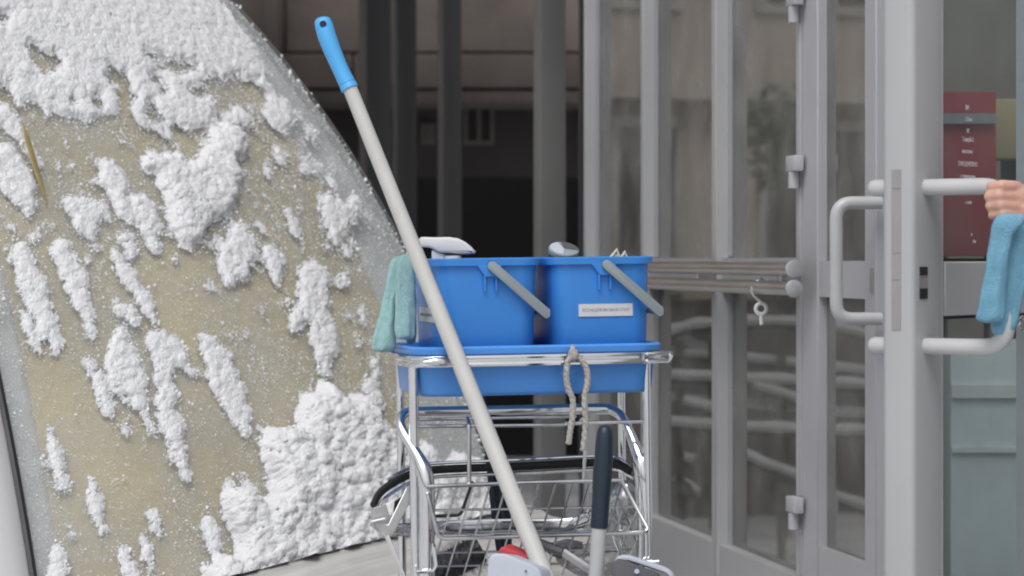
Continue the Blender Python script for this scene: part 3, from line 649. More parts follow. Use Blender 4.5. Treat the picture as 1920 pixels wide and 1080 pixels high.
for f_ in ([(35, 470, 34), (60, 540, 42), (85, 600, 32), (105, 658, 8)], [(115, 465, 36), (140, 520, 44), (155, 570, 30), (172, 630, 8)], [(208, 472, 14), (240, 515, 22), (268, 560, 22), (295, 612, 5)], [(42, 582, 16), (58, 625, 26), (73, 666, 8)],
           [(222, 574, 16), (238, 585, 26), (255, 606, 8)], [(226, 618, 12), (226, 660, 46), (245, 700, 56), (262, 750, 30), (285, 805, 6)], [(210, 670, 20), (215, 710, 26), (225, 740, 14)], [(285, 632, 26), (312, 655, 54), (308, 700, 34), (322, 760, 6)],
           [(320, 640, 30), (345, 680, 18), (372, 706, 4)], [(382, 630, 18), (400, 665, 42), (430, 730, 52), (450, 775, 34), (460, 815, 8)], [(302, 742, 18), (318, 790, 38), (332, 840, 30), (355, 900, 8)], [(168, 682, 14), (188, 725, 26), (203, 760, 20), (215, 790, 5)],
           [(230, 785, 8), (236, 800, 15), (241, 818, 5)], [(92, 808, 14), (105, 850, 24), (113, 890, 16), (123, 926, 5)], [(76, 862, 8), (80, 872, 8)], [(170, 903, 12), (180, 940, 20), (190, 992, 10)], [(105, 1022, 16), (110, 1050, 28), (108, 1085, 30)],
           [(284, 960, 10), (292, 982, 20), (300, 1003, 8)], [(268, 1010, 14), (275, 1035, 18), (286, 1075, 8)], [(230, 1030, 14), (240, 1055, 24), (252, 1090, 20)], [(132, 985, 6), (134, 1000, 7)], [(456, 893, 10), (468, 918, 18), (478, 943, 8)],
           [(390, 972, 14), (400, 1005, 22), (410, 1055, 12)], [(425, 905, 10), (428, 950, 14)], [(700, 670, 8), (702, 695, 15), (703, 722, 5)], [(688, 712, 12), (695, 735, 24), (700, 765, 22)], [(680, 580, 10), (684, 600, 8)], [(540, 400, 10), (545, 412, 8)], [(490, 420, 14), (500, 432, 8)], [(535, 395, 14), (560, 432, 6)],
           [(620, 335, 14), (628, 352, 10)], [(15, 425, 14), (18, 432, 10)], [(605, 590, 30), (618, 650, 24), (605, 700, 8)], [(500, 318, 12), (505, 325, 10)], [(645, 460, 14), (650, 470, 8)]):
    finger(f_, .016)
big = [(490, 805), (520, 800), (545, 805), (560, 770), (566, 730), (578, 728), (585, 760), (600, 708), (612, 730), (630, 755), (650, 752), (665, 728), (675, 745), (690, 790), (720, 795), (740, 830), (748, 858), (770, 850), (790, 825), (802, 845), (806, 870), (830, 865), (850, 848), (877, 858), (890, 882), (935, 890), (945, 960), (930, 1010), (760, 1040), (460, 1120), (370, 1120), (382, 1058), (420, 1045), (440, 1052), (445, 1015), (415, 965), (418, 928), (435, 918), (470, 940), (490, 946), (512, 918), (500, 890), (488, 850)]
poly(big, .05)
rc = random.Random(77)
for k in range(210):
    x = rc.uniform(-20, 690); y = rc.choice((rc.uniform(190, 480), rc.uniform(200, 640)))
    if x > np.polyval(RX, y)-30: continue
    w_ = rc.choice((4, 5, 6, 7, 9, 11)); finger([(x, y, w_), (x+rc.uniform(-2, 5), y+rc.uniform(1, 9), w_*rc.uniform(.4, 1))], .008)
# lookup grid
Ng = 960
t1 = np.linspace(0, 1, Ng); a1 = np.linspace(0.003, .985, Ng)
TT, AA = np.meshgrid(t1, a1, indexing='ij'); SS = surf(AA, TT); PX, PY = proj(SS)
jx = (noise2(PX.shape, 9, 61)-.5)*16+(noise2(PX.shape, 4, 62)-.5)*9; jy = (noise2(PX.shape, 9, 63)-.5)*16+(noise2(PX.shape, 4, 64)-.5)*9
ix = np.clip(((PX+jx-X0)/RES).astype(int), 0, mask.shape[1]-1); iy = np.clip(((PY+jy-Y0)/RES).astype(int), 0, mask.shape[0]-1)
mk = mask[iy, ix].astype(float); th = thick[iy, ix]*mk
def blur(a, k):
    for ax in (0, 1):
        c = np.cumsum(np.concatenate([np.repeat(np.take(a, [0], ax), k+1, ax), a, np.repeat(np.take(a, [-1], ax), k, ax)], ax), ax)
        a = (np.take(c, range(2*k+1, c.shape[ax]), ax)-np.take(c, range(0, c.shape[ax]-2*k-1), ax))/(2*k+1)
    return a
cell = 1.5/Ng
edgef = blur(blur(mk, 4), 4); edgef2 = blur(blur(mk, 13), 13)
basef = th*np.clip((edgef-.45)*1.6, 0, 1)*.45+np.maximum(th-.016, 0)*np.clip((edgef2-.5)*2, 0, 1)
basef = blur(basef, 2)*mk
cloud = noise2(mk.shape, 32, 8)*.55+noise2(mk.shape, 12, 9)*.45
basef = basef*(.55+.9*cloud)
H = np.zeros_like(mk)
cj, ci = np.nonzero(mk > .5)
NS = 60000
sel = rng.integers(0, len(cj), NS)
rad = np.clip(rng.lognormal(math.log(.0034), .45, NS), .0016, .0105)
rad *= np.clip(.55+edgef[cj[sel], ci[sel]]*.7, .5, 1.2)
order = np.argsort(-rad)
for q_ in order:
    j, i = cj[sel[q_]], ci[sel[q_]]; r_ = rad[q_]; k = int(r_/cell/.62)+1
    j0, j1, i0, i1 = max(0, j-k), min(Ng, j+k+1), max(0, i-k), min(Ng, i+k+1)
    yy, xx = np.mgrid[j0:j1, i0:i1]; d2 = ((yy-j)**2*1.25+((xx-i)*.62)**2)*cell*cell
    hh = np.sqrt(np.maximum(r_*r_-d2, 0)); hh = np.where(hh > 0, hh*.62+basef[j, i]+.25*r_*rng.random(), 0)
    H[j0:j1, i0:i1] = np.maximum(H[j0:j1, i0:i1], hh)
H = np.where(H > 0, np.maximum(H, basef), 0)
H *= (.22+.78*np.clip((edgef-.30)*1.5, 0, 1))*(.68+.32*np.clip((th-.016)/.03, 0, 1))
Hs = blur(H, 1); H = np.where(H > 0, H*.6+Hs*.4, 0)
H += np.where(H > 0, (noise2(mk.shape, 1.7, 21)-.5)*.0022+(noise2(mk.shape, 4, 22)-.5)*.002, 0)
nrm = np.cross(np.gradient(SS, axis=1), np.gradient(SS, axis=0)); nrm /= np.linalg.norm(nrm, axis=-1, keepdims=True)
if (nrm[Ng//2, Ng//2] @ NB) < 0: nrm = -nrm
V = SS+nrm*(H[..., None]-.0006)
V[..., 2] -= .15*H
on = H > .0004
fm = on[:-1, :-1] | on[1:, :-1] | on[:-1, 1:] | on[1:, 1:]
used = np.zeros((Ng, Ng), bool); used[:-1, :-1] |= fm; used[1:, :-1] |= fm; used[:-1, 1:] |= fm; used[1:, 1:] |= fm
idx = -np.ones((Ng, Ng), int); idx[used] = np.arange(used.sum())
fj, fi = np.nonzero(fm)
faces = np.stack([idx[fj, fi], idx[fj, fi+1], idx[fj+1, fi+1], idx[fj+1, fi]], -1)
def np_mesh(name, verts, faces, m_, smooth=True):
    me = bpy.data.meshes.new(name); me.vertices.add(len(verts)); me.vertices.foreach_set('co', np.asarray(verts, np.float32).ravel())
    k = faces.shape[1]; me.loops.add(len(faces)*k); me.loops.foreach_set('vertex_index', faces.ravel().astype(np.int32))
    me.polygons.add(len(faces)); me.polygons.foreach_set('loop_start', np.arange(0, len(faces)*k, k, dtype=np.int32)); me.polygons.foreach_set('loop_total', np.full(len(faces), k, np.int32))
    me.polygons.foreach_set('use_smooth', np.full(len(faces), smooth))
    me.update(); me.validate(); me.materials.append(m_)
    o = bpy.data.objects.new(name, me); col.objects.link(o); return o
o = np_mesh('snow', V[used], faces, M['snow']); tagp(o, 'patches and fingers of lumpy white snow clinging to the van windscreen', 'snow', kind='stuff')
# loose ice grains on the glass
dens = np.clip(.30+.55*np.clip((620-PY)/620, 0, 1)+.06*np.clip((PX-330)/400, 0, 1), .12, 1)*(.35+1.2*noise2(mk.shape, 45, 31)*noise2(mk.shape, 16, 32)*2)
dens *= np.where(AA > .86, .45, 1)
dens *= np.where(mk > .5, 0, 1)*(1+1.2*np.clip(edgef*2, 0, 1))
NG = 34000
pick = rng.choice(Ng*Ng, NG, p=(dens/dens.sum()).ravel())
gc = SS.reshape(-1, 3)[pick]+nrm.reshape(-1, 3)[pick]*.0006
gr = np.clip(rng.lognormal(math.log(.00100), .50, NG), .0005, .0045)
rimw = (np.where(mk > .5, 0, 1)*np.clip(edgef*3, 0, 1)**2+.02*np.where(mk > .5, 0, 1)*np.clip((700-PY)/700, 0, 1)*noise2(mk.shape, 28, 51)**2); pk = rng.choice(Ng*Ng, 9000, p=(rimw/rimw.sum()).ravel())
gc = np.concatenate([gc, SS.reshape(-1, 3)[pk]+nrm.reshape(-1, 3)[pk]*.001]); gr = np.concatenate([gr, np.clip(rng.lognormal(math.log(.0018), .5, 9000), .0008, .0055)])
ed_t = rng.random(420)**1.3; ed = surf(.982+.02*rng.random(420), ed_t)+NB*.001
gc = np.concatenate([gc, ed+rng.normal(0, .0025, ed.shape)]); gr = np.concatenate([gr, np.clip(rng.lognormal(math.log(.0024), .6, 420), .0008, .009)])
octv = np.array([(1, 0, 0), (-1, 0, 0), (0, 1, 0), (0, -1, 0), (0, 0, 1), (0, 0, -1)], float)
octf = np.array([(0, 2, 4), (2, 1, 4), (1, 3, 4), (3, 0, 4), (2, 0, 5), (1, 2, 5), (3, 1, 5), (0, 3, 5)])
n_ = len(gc); vv = gc[:, None]+octv[None]*gr[:, None, None]*(.6+.8*rng.random((n_, 6, 1)))+rng.normal(0, .2, (n_, 6, 3))*gr[:, None, None]
ff = (octf[None]+6*np.arange(n_)[:, None, None]).reshape(-1, 3)
o = np_mesh('ice_grains', vv.reshape(-1, 3), ff, M['grain'], True); tagp(o, 'fine ice grains sprinkled over the beige windscreen', 'ice', kind='stuff')
# dry leaf caught in the snow
def on_ws(x, y, h):
    k_ = np.argmin((PX-x)**2+(PY-y)**2); return Vector(SS.reshape(-1, 3)[k_]+NB*h)
cl = spline([on_ws(x, y, h) for x, y, h in ((30, 235, .02), (48, 285, .014), (62, 325, .01), (75, 358, .007), (86, 388, .004))], 4)
lw = [.001, .004, .0062, .0075, .0085, .009, .009, .0088, .0082, .0075, .0066, .0056, .0046, .0036, .0026, .0016, .0006]
b = MB(); b.grid([[c_-wid*w_+Vector(NB)*.003*(w_/.009), c_, c_+wid*w_+Vector(NB)*.003*(w_/.009)] for c_, w_ in zip(cl, lw)])
lf = b.build('dry_leaf', M['leaf']); sd_ = lf.modifiers.new('s', 'SOLIDIFY'); sd_.thickness = .0008
tagp(lf, 'narrow dry leaf stuck among the snow near the left edge', 'leaf')

# ---------------------------------------------------------------- cleaning cart
CM = Matrix.Translation((.04, 5.0, 0)) @ Matrix.Rotation(R(13), 4, 'Z') @ Matrix.Rotation(R(-.7), 4, 'Y')
cart = thing('cleaning_cart', 'chrome wire cleaning cart carrying a blue tray of buckets', 'cart', loc=(.04, 5.0, 0), rot=CM.to_euler())
MW[cart.name] = CM
CI = CM.inverted()
C13, S13 = math.cos(R(13)), math.sin(R(13))
def C(x, y, cy):
    k = (x-960)/F; cx = (5*k+C13*k*cy-.04+S13*cy)/(C13-S13*k)
    d = 5+S13*cx+C13*cy
    p = CI @ px(x, y, d); return p
def cw(p): return CM @ Vector(p)
tx0, tx1, ty0, ty1 = -.208, .260, .0, .30
b = MB()
b.loft([rrect(tx0+.014, tx1-.014, ty0+.014, ty1-.014, .045, .674), rrect(tx0+.007, tx1-.007, ty0+.007, ty1-.007, .05, .681), rrect(tx0+.001, tx1-.001, ty0+.001, ty1-.001, .055, .752),
        rrect(tx0-.010, tx1+.010, ty0-.010, ty1+.010, .062, .753), rrect(tx0-.011, tx1+.011, ty0-.011, ty1+.011, .062, .764), rrect(tx0-.006, tx1+.006, ty0-.006, ty1+.006, .06, .768),
        rrect(tx0+.002, tx1-.002, ty0+.002, ty1-.002, .055, .766), rrect(tx0+.010, tx1-.010, ty0+.010, ty1-.010, .05, .684)])
b.build('tray', M['blue_tray'], cart, angle=50)
for z_, r_ in ((.7475, .0042), (.7345, .0055)):
    b = MB(); b.tube(rrect(tx0-.014, tx1+.014, ty0-.014, ty1+.014, .064, z_, 8), r_, 8, closed=True); b.build('tray_rail', M['chrome'], cart)
b = MB(); b.tube(rrect(tx0-.012, tx1+.012, ty0-.012, ty1+.012, .062, .741, 8), .0055, 8, closed=True, flat=.45); b.build('tray_rail', M['chrome'], cart)
b = MB(); b.tube(fillet([(tx1-.035, -.02, .7475), (tx1+.012, -.02, .749), (tx1+.012, -.018, .734), (tx1-.035, -.02, .734)], .007, 5), .0042, 8); b.build('rail_hook', M['chrome'], cart)
b = MB(); b.tube([(-.205, -.018, .741), (-.185, -.021, .742), (-.165, -.020, .741), (-.14, -.0175, .741)], [.003, .0085, .009, .003], 10); b.build('rail_joint', M['chrome'], cart)
def foot_z(p): return (CI @ Vector((cw(p).x, cw(p).y, .0))).z
# uprights
corner = {'fl': C(775, 700, .045), 'fr': C(1212, 700, .02), 'bl': C(750, 700, .31), 'br': C(1165, 700, .31)}
for k_, p in corner.items():
    b = MB(); b.tube([(p.x, p.y, .735), (p.x, p.y, .10)], .0095 if k_ == 'fl' else .008, 12); b.build('upright', M['chrome'], cart)
    wz = foot_z((p.x, p.y, 0))
    Mw = Matrix.Translation((p.x, p.y, wz+.045)) @ Matrix.Rotation(R(90), 4, 'Y')
    b = MB(); b.lathe([(.012, -.012), (.040, -.012), (.045, -.008), (.045, .008), (.040, .012), (.012, .012)], Mw, 22); cw_ = b.build('castor', M['rubber'], cart)
    b = MB(); b.box((p.x-.016, p.y, wz+.072), (.003, .026, .06)); b.box((p.x+.016, p.y, wz+.072), (.003, .026, .06)); b.box((p.x, p.y, wz+.101), (.035, .03, .003)); b.build('fork', M['bracket'], cw_)
b = MB(); b.tube([corner['fl']*1, corner['fr']*1][0:0] or [Vector((corner[k].x, corner[k].y, .13)) for k in ('fl', 'fr', 'br', 'bl')], .008, 10, closed=True); b.build('lower_frame', M['chrome'], cart)
# big bent tube frame
pth = [C(800, 1180, .02), C(800, 1000, .02), C(799, 905, .02), C(786, 862, .035), C(758, 815, .06), C(750, 790, .08), C(760, 775, .10), C(800, 771.5, .115), C(960, 769, .115), C(1120, 765.5, .115), C(1152, 771, .10), C(1172, 792, .08), C(1196, 850, .045), C(1205, 890, .03), C(1208, 1000, .03), C(1208, 1180, .03)]
sp = spline(pth, 7)
rad_ = [.0155 if cw(p).z < .56 else .0095 for p in sp]
rad_ = [sum(rad_[max(0, i-3):i+4])/len(rad_[max(0, i-3):i+4]) for i in range(len(rad_))]
b = MB(); b.tube(sp, rad_, 14); b.build('tube_frame', M['chrome'], cart)
def rod(name, pts, r_, m_='wire', parent=None, n=8, fl=None):
    b = MB(); b.tube(fillet(pts, fl, 5) if fl else pts, r_, n); return b.build(name, M[m_], parent or cart)
rod('cross_rod', [C(778, 787, .05), C(1080, 781, .06)], .0032); rod('cross_rod', [C(778, 800, .06), C(1045, 797, .06), C(1085, 794, .06), C(1092, 784, .06)], .0036, fl=.012)
rod('cross_rod', [C(1060, 794, .02), C(1216, 790, .02)], .0036); rod('cross_rod', [C(778, 776, .2), C(1150, 772, .2)], .005, 'chrome')
rod('hanger', [C(876, 784, .06), C(880, 795, .012), C(880, 905, .004)], .0040, fl=.01); rod('hanger', [C(1102, 780, .06), C(1100, 795, .012), C(1094, 898, .004)], .0036, fl=.01)
# oval wringer tray with rubber edge
ov = [C(700, 948, .10), C(712, 925, .12), C(738, 905, .14), C(775, 888, .16), C(830, 880, .17), C(960, 875, .17), C(1100, 868, .17), C(1150, 868, .16), C(1182, 884, .13)]
osp = spline(ov, 5)
b = MB(); b.tube(osp, .0085, 10, flat=.75); b.build('rubber_edge', M['rubber'], cart)
b = MB(); b.tube([p+Vector((0, .004, .012)) for p in osp[8:]], .0032, 8); b.build('wringer_rim', M['chrome'], cart)
b = MB(); b.tube([p+Vector((.006, -.004, -.013)) for p in osp[2:]], .0038, 8); b.build('wringer_rim', M['chrome'], cart)
low = spline([C(708, 962, .10), C(712, 985, .09), C(735, 994, .10), C(820, 989, .15), C(960, 984, .16), C(1060, 984, .15), C(1100, 972, .13), C(1108, 958, .12)], 5)
b = MB(); b.tube(low, .0125, 10, flat=.25, up=(0, 0, 1)); b.build('wringer_band', M['chrome'], cart)
def plate(pts, cy, th_=.004, m_='bracket', name='side_plate'):
    q_ = [C(x, y, cy) for x, y in pts]; b = MB(); b.prism(q_, (0, th_, 0)); return b.build(name, M[m_], cart, bevel=.0012, seg=1)
plate([(762, 915), (776, 928), (738, 1003), (724, 1012), (716, 1004), (704, 985), (708, 978), (728, 984)], .06)
plate([(700, 952), (724, 946), (735, 985), (716, 1002), (694, 985)], .075)
plate([(740, 940), (758, 928), (752, 955), (738, 962)], .09, m_='rubber', name='slot')
rod('stay', [C(725, 1004, .05), C(760, 1090, .03)], .0045, 'chrome'); rod('stay', [C(696, 978, .058), C(722, 972, .056)], .003, 'chrome')
rod('wire_loop', [C(806, 968, .10), C(860, 966, .10), C(866, 960, .10), C(886, 902, .10)], .0032, 'seal', fl=.01)
# wire basket
bk = rod('basket', [C(802, 912, .0), C(960, 906, .0), C(1165, 900, .0), C(1214, 990, -.03), C(1211, 998, -.032), C(1203, 999, -.032), C(832, 1010, -.032), C(822, 1004, -.03), C(802, 925, .0)], .0040, 'wire')
for i in range(12):
    x = 826+31*i
    rod('basket_wire', [C(x, 911-.03*(x-826), .002), C(x-26, 1000-.03*(x-826), .05), C(x-52, 1082, .12)], .0021, 'wire', bk, 6)
for y, x0, x1, cy in ((957, 802, 1190, .03), (1037, 790, 1185, .09), (1062, 785, 1180, .11), (1002, 800, 1200, .055)):
    rod('basket_wire', [C(x0, y, cy), C(x1, y-7, cy)], .0024, 'wire', bk, 6)
for (x0, y0, x1, y1) in ((1155, 925, 1205, 1045), (1180, 925, 1150, 1000), (1200, 945, 1150, 1060), (1165, 905, 1215, 1010), (1140, 960, 1200, 1080), (1208, 985, 1165, 1080)):
    rod('side_wire', [C(x0, y0, .02), C(x1, y1, .06)], .0022, 'wire', bk, 6)
b = MB(); b.tube([C(780, 1072, .0), C(812, 1071, .0), C(817, 1060, .0), C(812, 1020, .01)], .0042, 8); b.build('stay', M['chrome'], cart)
rod('stay', [C(1150, 1000, .0), C(1172, 1060, .0)], .0045, 'chrome'); rod('stay', [C(1200, 1056, -.01), C(1236, 1052, -.02)], .0035, 'chrome')

# ---------------------------------------------------------------- two buckets
def bucket(xc, lab, label_rect, txt, side=False):
    Mb = CM @ Matrix.Translation((xc, .03, .686))
    t = thing('bucket', lab, 'bucket', loc=tuple(Mb.translation), rot=Mb.to_euler(), group='blue buckets in the cart tray'); MW[t.name] = Mb
    hx, D, H_ = .097, .255, .246
    def lp_(f, z, r_=.034): return rrect(-hx+f, hx-f, f, D-f, r_, z, 7)
    b = MB(); b.loft([lp_(.009, .0), lp_(.006, .006), lp_(.0, H_-.0145), lp_(-.0085, H_-.014, .042), lp_(-.0095, H_-.002, .042), lp_(-.007, H_, .04), lp_(.003, H_-.001, .032), lp_(.005, H_-.02, .03), lp_(.011, .008, .026)])
    b.build('body', M['blue'], t, angle=45)
    zr = H_-.0145
    b = MB(); b.prism([(-.024, -.0095, zr+.001), (.024, -.0095, zr+.001), (.015, -.0095, zr-.018), (.011, -.0095, zr-.021), (-.007, -.0095, zr-.021), (-.011, -.0095, zr-.017)], (0, .011, 0)); br = b.build('bracket', M['blue'], t, bevel=.0012, seg=1)
    for x in (-.0095, .0125):
        b = MB(); b.box((x, -.003, zr-.033), (.003, .011, .030)); b.build('rib', M['blue'], br)
    an = R(-41); dv = Vector((math.cos(an), 0, math.sin(an))); pv = Vector((math.sin(-an), 0, math.cos(an)))
    p0 = Vector((.004, -.016, zr-.001)); Lh = .140; hw = .0092
    def arm(y, ye):
        out = []; b = MB()
        for k in range(9): a_ = math.pi/2+math.pi*k/8; out.append(p0+Vector((0, y-p0.y, 0))+dv*math.cos(a_)*hw+pv*math.sin(a_)*hw)
        for k in range(5): a_ = -math.pi/2+math.pi*k/8; out.append(p0+Vector((0, y-p0.y, 0))+dv*(Lh+math.cos(a_)*hw*.6)+pv*(math.sin(a_)*hw))
        out.append(p0+Vector((0, y-p0.y, 0))+dv*(Lh-.002)+pv*hw)
        return b.prism(out, (0, ye-y, 0))
    b = arm(-.0185, -.0110); hd_ = b.build('handle', M['handle_grey'], t, bevel=.0016, seg=2)
    b = arm(D+.011, D+.0185); b.build('handle_arm', M['handle_grey'], hd_, bevel=.0016, seg=2)
    ce = p0+dv*(Lh-.004); b = MB(); b.tube([(ce.x, -.0109, ce.z), (ce.x, D+.0109, ce.z)], .0062, 10, flat=.8); b.build('handle_grip', M['handle_grey'], hd_)
    if side:
        y0, y1, z0, z1 = label_rect; zm = (z0+z1)/2; xf = -hx+.006*(1-(zm-.006)/(H_-.028))
        b = MB(); b.box((xf-.0012, (y0+y1)/2, zm), (.0016, y1-y0, z1-z0)); s_ = b.build('sticker', M['label'], t, smooth=False)
        text_mesh('lettering', txt, .009, M['ink'], Mb @ Matrix.Translation((xf-.0023, (y0+y1)/2, zm)) @ Matrix.Rotation(R(-90), 4, 'Z') @ Matrix.Rotation(R(90), 4, 'X'), s_, width=(y1-y0)*.8)
        return t
    # front wall leans: place sticker just in front of it
    x0, x1, z0, z1 = label_rect; zm = (z0+z1)/2; yf = .006*(1-(zm-.006)/(H_-.028))
    b = MB(); b.box(((x0+x1)/2, yf-.0012, zm), (x1-x0, .0016, z1-z0)); s_ = b.build('sticker', M['label'], t, smooth=False)
    Tm = Mb @ Matrix.Translation(((x0+x1)/2, yf-.0023, zm)) @ Matrix.Rotation(R(90), 4, 'X')
    text_mesh('lettering', txt, .0078, M['ink'], Tm, s_, width=(x1-x0)*.86)
    return t
bucket(-.068, 'left blue bucket half crossed by the pole with spray head above it', (.05, .19, .125, .153), 'мытьё раздельно', side=True)
bucket(.154, 'right blue bucket with long white sticker on its front', (-.048, .058, .133, .1565), 'ВЛ.З NO.ДЛЯ МЫТЬЯ НА СТЕКЛ')

# spray bottle
def cpt(x, y, cy): return cw(C(x, y, cy))
spb = thing('spray_bottle', 'white trigger spray bottle standing in the left blue bucket', 'bottle', loc=tuple(cpt(838, 730, .14)))
prof_ = [(786, 447), (790, 444), (812, 445), (842, 444.5), (858, 447), (872, 454), (882, 462), (891, 472), (889, 475), (876, 477), (866, 476.5), (845, 474), (822, 474), (812, 467), (803, 464), (788, 463)]
b = MB(); b.prism([cpt(x, y, .125) for x, y in prof_], (cpt(800, 450, .158)-cpt(800, 450, .125))*.85+Vector((0.002, 0, 0))); b.build('spray_head', M['white'], spb, world=True, bevel=.005, seg=3, angle=60)
b = MB(); b.prism([cpt(x, y, .132) for x, y in [(809, 468), (822, 474), (832, 478), (832, 500), (809, 500)]], (.004, .018, 0)); b.build('trigger', M['white'], spb, world=True, bevel=.002)
q = cpt(848, 492, .140); b = MB(); b.lathe([(.012, .0), (.017, .002), (.017, .016), (.011, .017)], Matrix.Translation(q-Vector((0, 0, .004))), 18); b.build('collar', M['white'], spb, world=True)
b = MB(); b.lathe([(.030, -.185), (.033, -.18), (.033, -.08), (.022, -.035), (.013, -.015), (.012, .0)], Matrix.Translation(q), 22); b.build('bottle_body', M['white'], spb, world=True)
b = MB(); b.lathe([(.0066, 0), (.0068, .005), (.004, .006)], Matrix.Translation(cpt(789, 454, .14)) @ Matrix.Rotation(R(-90), 4, 'Y'), 10); b.build('nozzle', M['white'], spb, world=True)
# aerosol can
cq = cpt(1057, 467, .10); Mc = Matrix.Translation(cq) @ Matrix.Rotation(R(13), 4, 'Z') @ Matrix.Rotation(R(27), 4, 'X')
can = thing('spray_can', 'black spray can with round grey cap tilted in the right blue bucket', 'can', loc=tuple(cq))
b = MB(); b.lathe([(.026, -.19), (.0285, -.186), (.0285, -.006), (.0275, -.002)], Mc, 28); b.build('can_body', M['navy'], can, world=True)
b = MB(); b.lathe([(.0288, -.008), (.0292, -.006), (.0292, .0), (.0280, .0014)], Mc, 28); cp_ = b.build('cap', M['handle_grey'], can, world=True)
b = MB(); b.add([Mc @ Vector((0, 0, .0022))]+[Mc @ Vector((.027*math.cos(R(-20+k*11)), .027*math.sin(R(-20+k*11)), .0022)) for k in range(11)], [(0, k, k+1) for k in range(1, 11)]); b.build('dark_reflection', M['midgrey'], cp_, world=True)  # dark reflection on the cap put in as a coloured wedge
b = MB(); b.add([Mc @ Vector((0, -.002, .0022))]+[Mc @ Vector((.027*math.cos(R(105+k*15)), .027*math.sin(R(105+k*15)), .0022)) for k in range(11)], [(0, k, k+1) for k in range(1, 11)]); b.build('pale_reflection', M['softgrey'], cp_, world=True)  # pale reflection on the cap, likewise a coloured wedge
# rag tips
rg = thing('folded_rag', 'cream rag whose folded tips peek over the right bucket rim', 'rag', loc=tuple(cpt(1155, 500, .1)))
for (xa, xm, xb, ym, cy) in ((1128, 1157, 1168, 466, .10), (1150, 1172, 1182, 470, .08)):
    rows = []
    for j in range(7):
        cyj = cy+.012*j; rr_ = []
        for k in range(9):
            t = k/8; x = (xa+(xm-xa)*t*2) if t < .5 else (xm+(xb-xm)*(t-.5)*2)
            h = 1-abs(t-.5)*2 if t >= .5 else (t*2)**1.15
            rr_.append(cpt(x+.6*j, 500-(500-ym)*h**.8+j*1.2+math.sin(k+j)*.5, cyj))
        rows.append(rr_)
    b = MB(); b.grid(rows); b.add([p+Vector((0, .004, 0)) for p in rows[0]], [tuple(range(9))]); f_ = b.build('fold', M['clothwhite'], rg, world=True); s_ = f_.modifiers.new('s', 'SOLIDIFY'); s_.thickness = .0035

# ---------------------------------------------------------------- towel over the left bucket rim
def lobe(name, secs, m_, parent, depth, wr=.12, n=28, nz=26, seed=0, conv=None, offs=(0, 0)):
    """secs: (y, xl, xr, cy, thickness_m) in order down the cloth"""
    r_ = random.Random(seed); ph = [r_.random()*6 for _ in range(6)]
    ys = [s_[0] for s_ in secs]; loops = []
    for j in range(nz):
        y = ys[0]+(ys[-1]-ys[0])*j/(nz-1)
        xl, xr, cy, th_ = [np.interp(y, ys, [s_[q_] for s_ in secs]) for q_ in (1, 2, 3, 4)]
        lp2 = []
        endf = min(1, (j/(nz-1))/.10) if j < nz/2 else 1
        for k in range(n):
            a_ = 2*math.pi*k/n
            cx_ = math.copysign(abs(math.cos(a_))**.75, math.cos(a_)); sy_ = math.copysign(abs(math.sin(a_))**.6, math.sin(a_))
            wv = wr*(math.sin(cx_*5+ph[0]+j*.12)+.6*math.sin(cx_*9+ph[1]-j*.17))*(.3+.7*j/nz)
            x = (xl+xr)/2+(xr-xl)/2*cx_*(.72+.28*math.sqrt(endf))+ .7*math.sin(j*.8+ph[2]+sy_)
            dd = cy+th_*.5*(sy_*(.35+.65*endf)+wv)
            lp2.append(conv(x, y+ (2.2*math.sin(cx_*4+ph[3]) if j > nz-3 else 0), dd))
        loops.append(lp2)
    b = MB(); b.loft(loops); o = b.build(name, m_, parent, world=True, angle=180, subsurf=1)
    tx = bpy.data.textures.new(name, 'CLOUDS'); tx.noise_scale = .005
    dm = o.modifiers.new('d', 'DISPLACE'); dm.texture = tx; dm.strength = .0013; dm.mid_level = .5
    return o
tw = thing('towel', 'folded mint green terry towel draped over the left bucket edge', 'towel', loc=tuple(cpt(742, 480, .16)))
lobe('left_fold', [(479, 738, 768, .175, .030), (486, 732, 766, .172, .034), (500, 729, 760, .17, .036), (560, 718, 746, .165, .036), (610, 706, 742, .16, .038), (640, 697, 742, .155, .04), (656, 694, 742, .153, .038), (660, 700, 736, .152, .03)], M['terry'], tw, 0, seed=3, conv=cpt)
lobe('right_fold', [(476, 752, 772, .145, .026), (482, 746, 777, .142, .030), (500, 742, 779, .14, .032), (560, 741, 780, .136, .032), (610, 740, 780, .134, .034), (632, 740, 779, .132, .034), (636, 746, 772, .131, .026)], M['terry'], tw, 0, seed=8, conv=cpt)
lobe('inner_fold', [(500, 757, 775, .165, .02), (560, 756, 781, .162, .024), (610, 758, 781, .158, .024), (640, 762, 780, .156, .024), (646, 766, 779, .156, .018)], M['terry'], tw, 0, seed=12, conv=cpt)

# ---------------------------------------------------------------- tied cord
cd = thing('tied_cord', 'frayed grey cord knotted on the front rail of the cart', 'cord', loc=tuple(cpt(1075, 665, -.03)))
def strand(name, pts, r_, cy=-.026):
    b = MB(); sp_ = spline([cpt(x, y, cy) for x, y in pts], 8)
    tw_ = []
    for off in (0, math.pi):
        tw_ = [p+Vector((math.cos(i*.9+off)*r_*.26, math.sin(i*.9+off)*r_*.26, 0)) for i, p in enumerate(sp_)]
        b.tube(tw_, [r_*.86*(1+.18*random.random()) for _ in tw_], 8)
    for k in range(10):
        p = random.choice(sp_); b.tube([p, p+Vector((random.uniform(-.008, .008), -.004, random.uniform(-.006, .006)))], .0004, 4)
    return b.build(name, M['cord'], cd, world=True)
strand('strand', [(1073, 664), (1064, 680), (1062, 706), (1066, 730), (1074, 750), (1073, 785), (1069, 808), (1066, 832)], .0052)
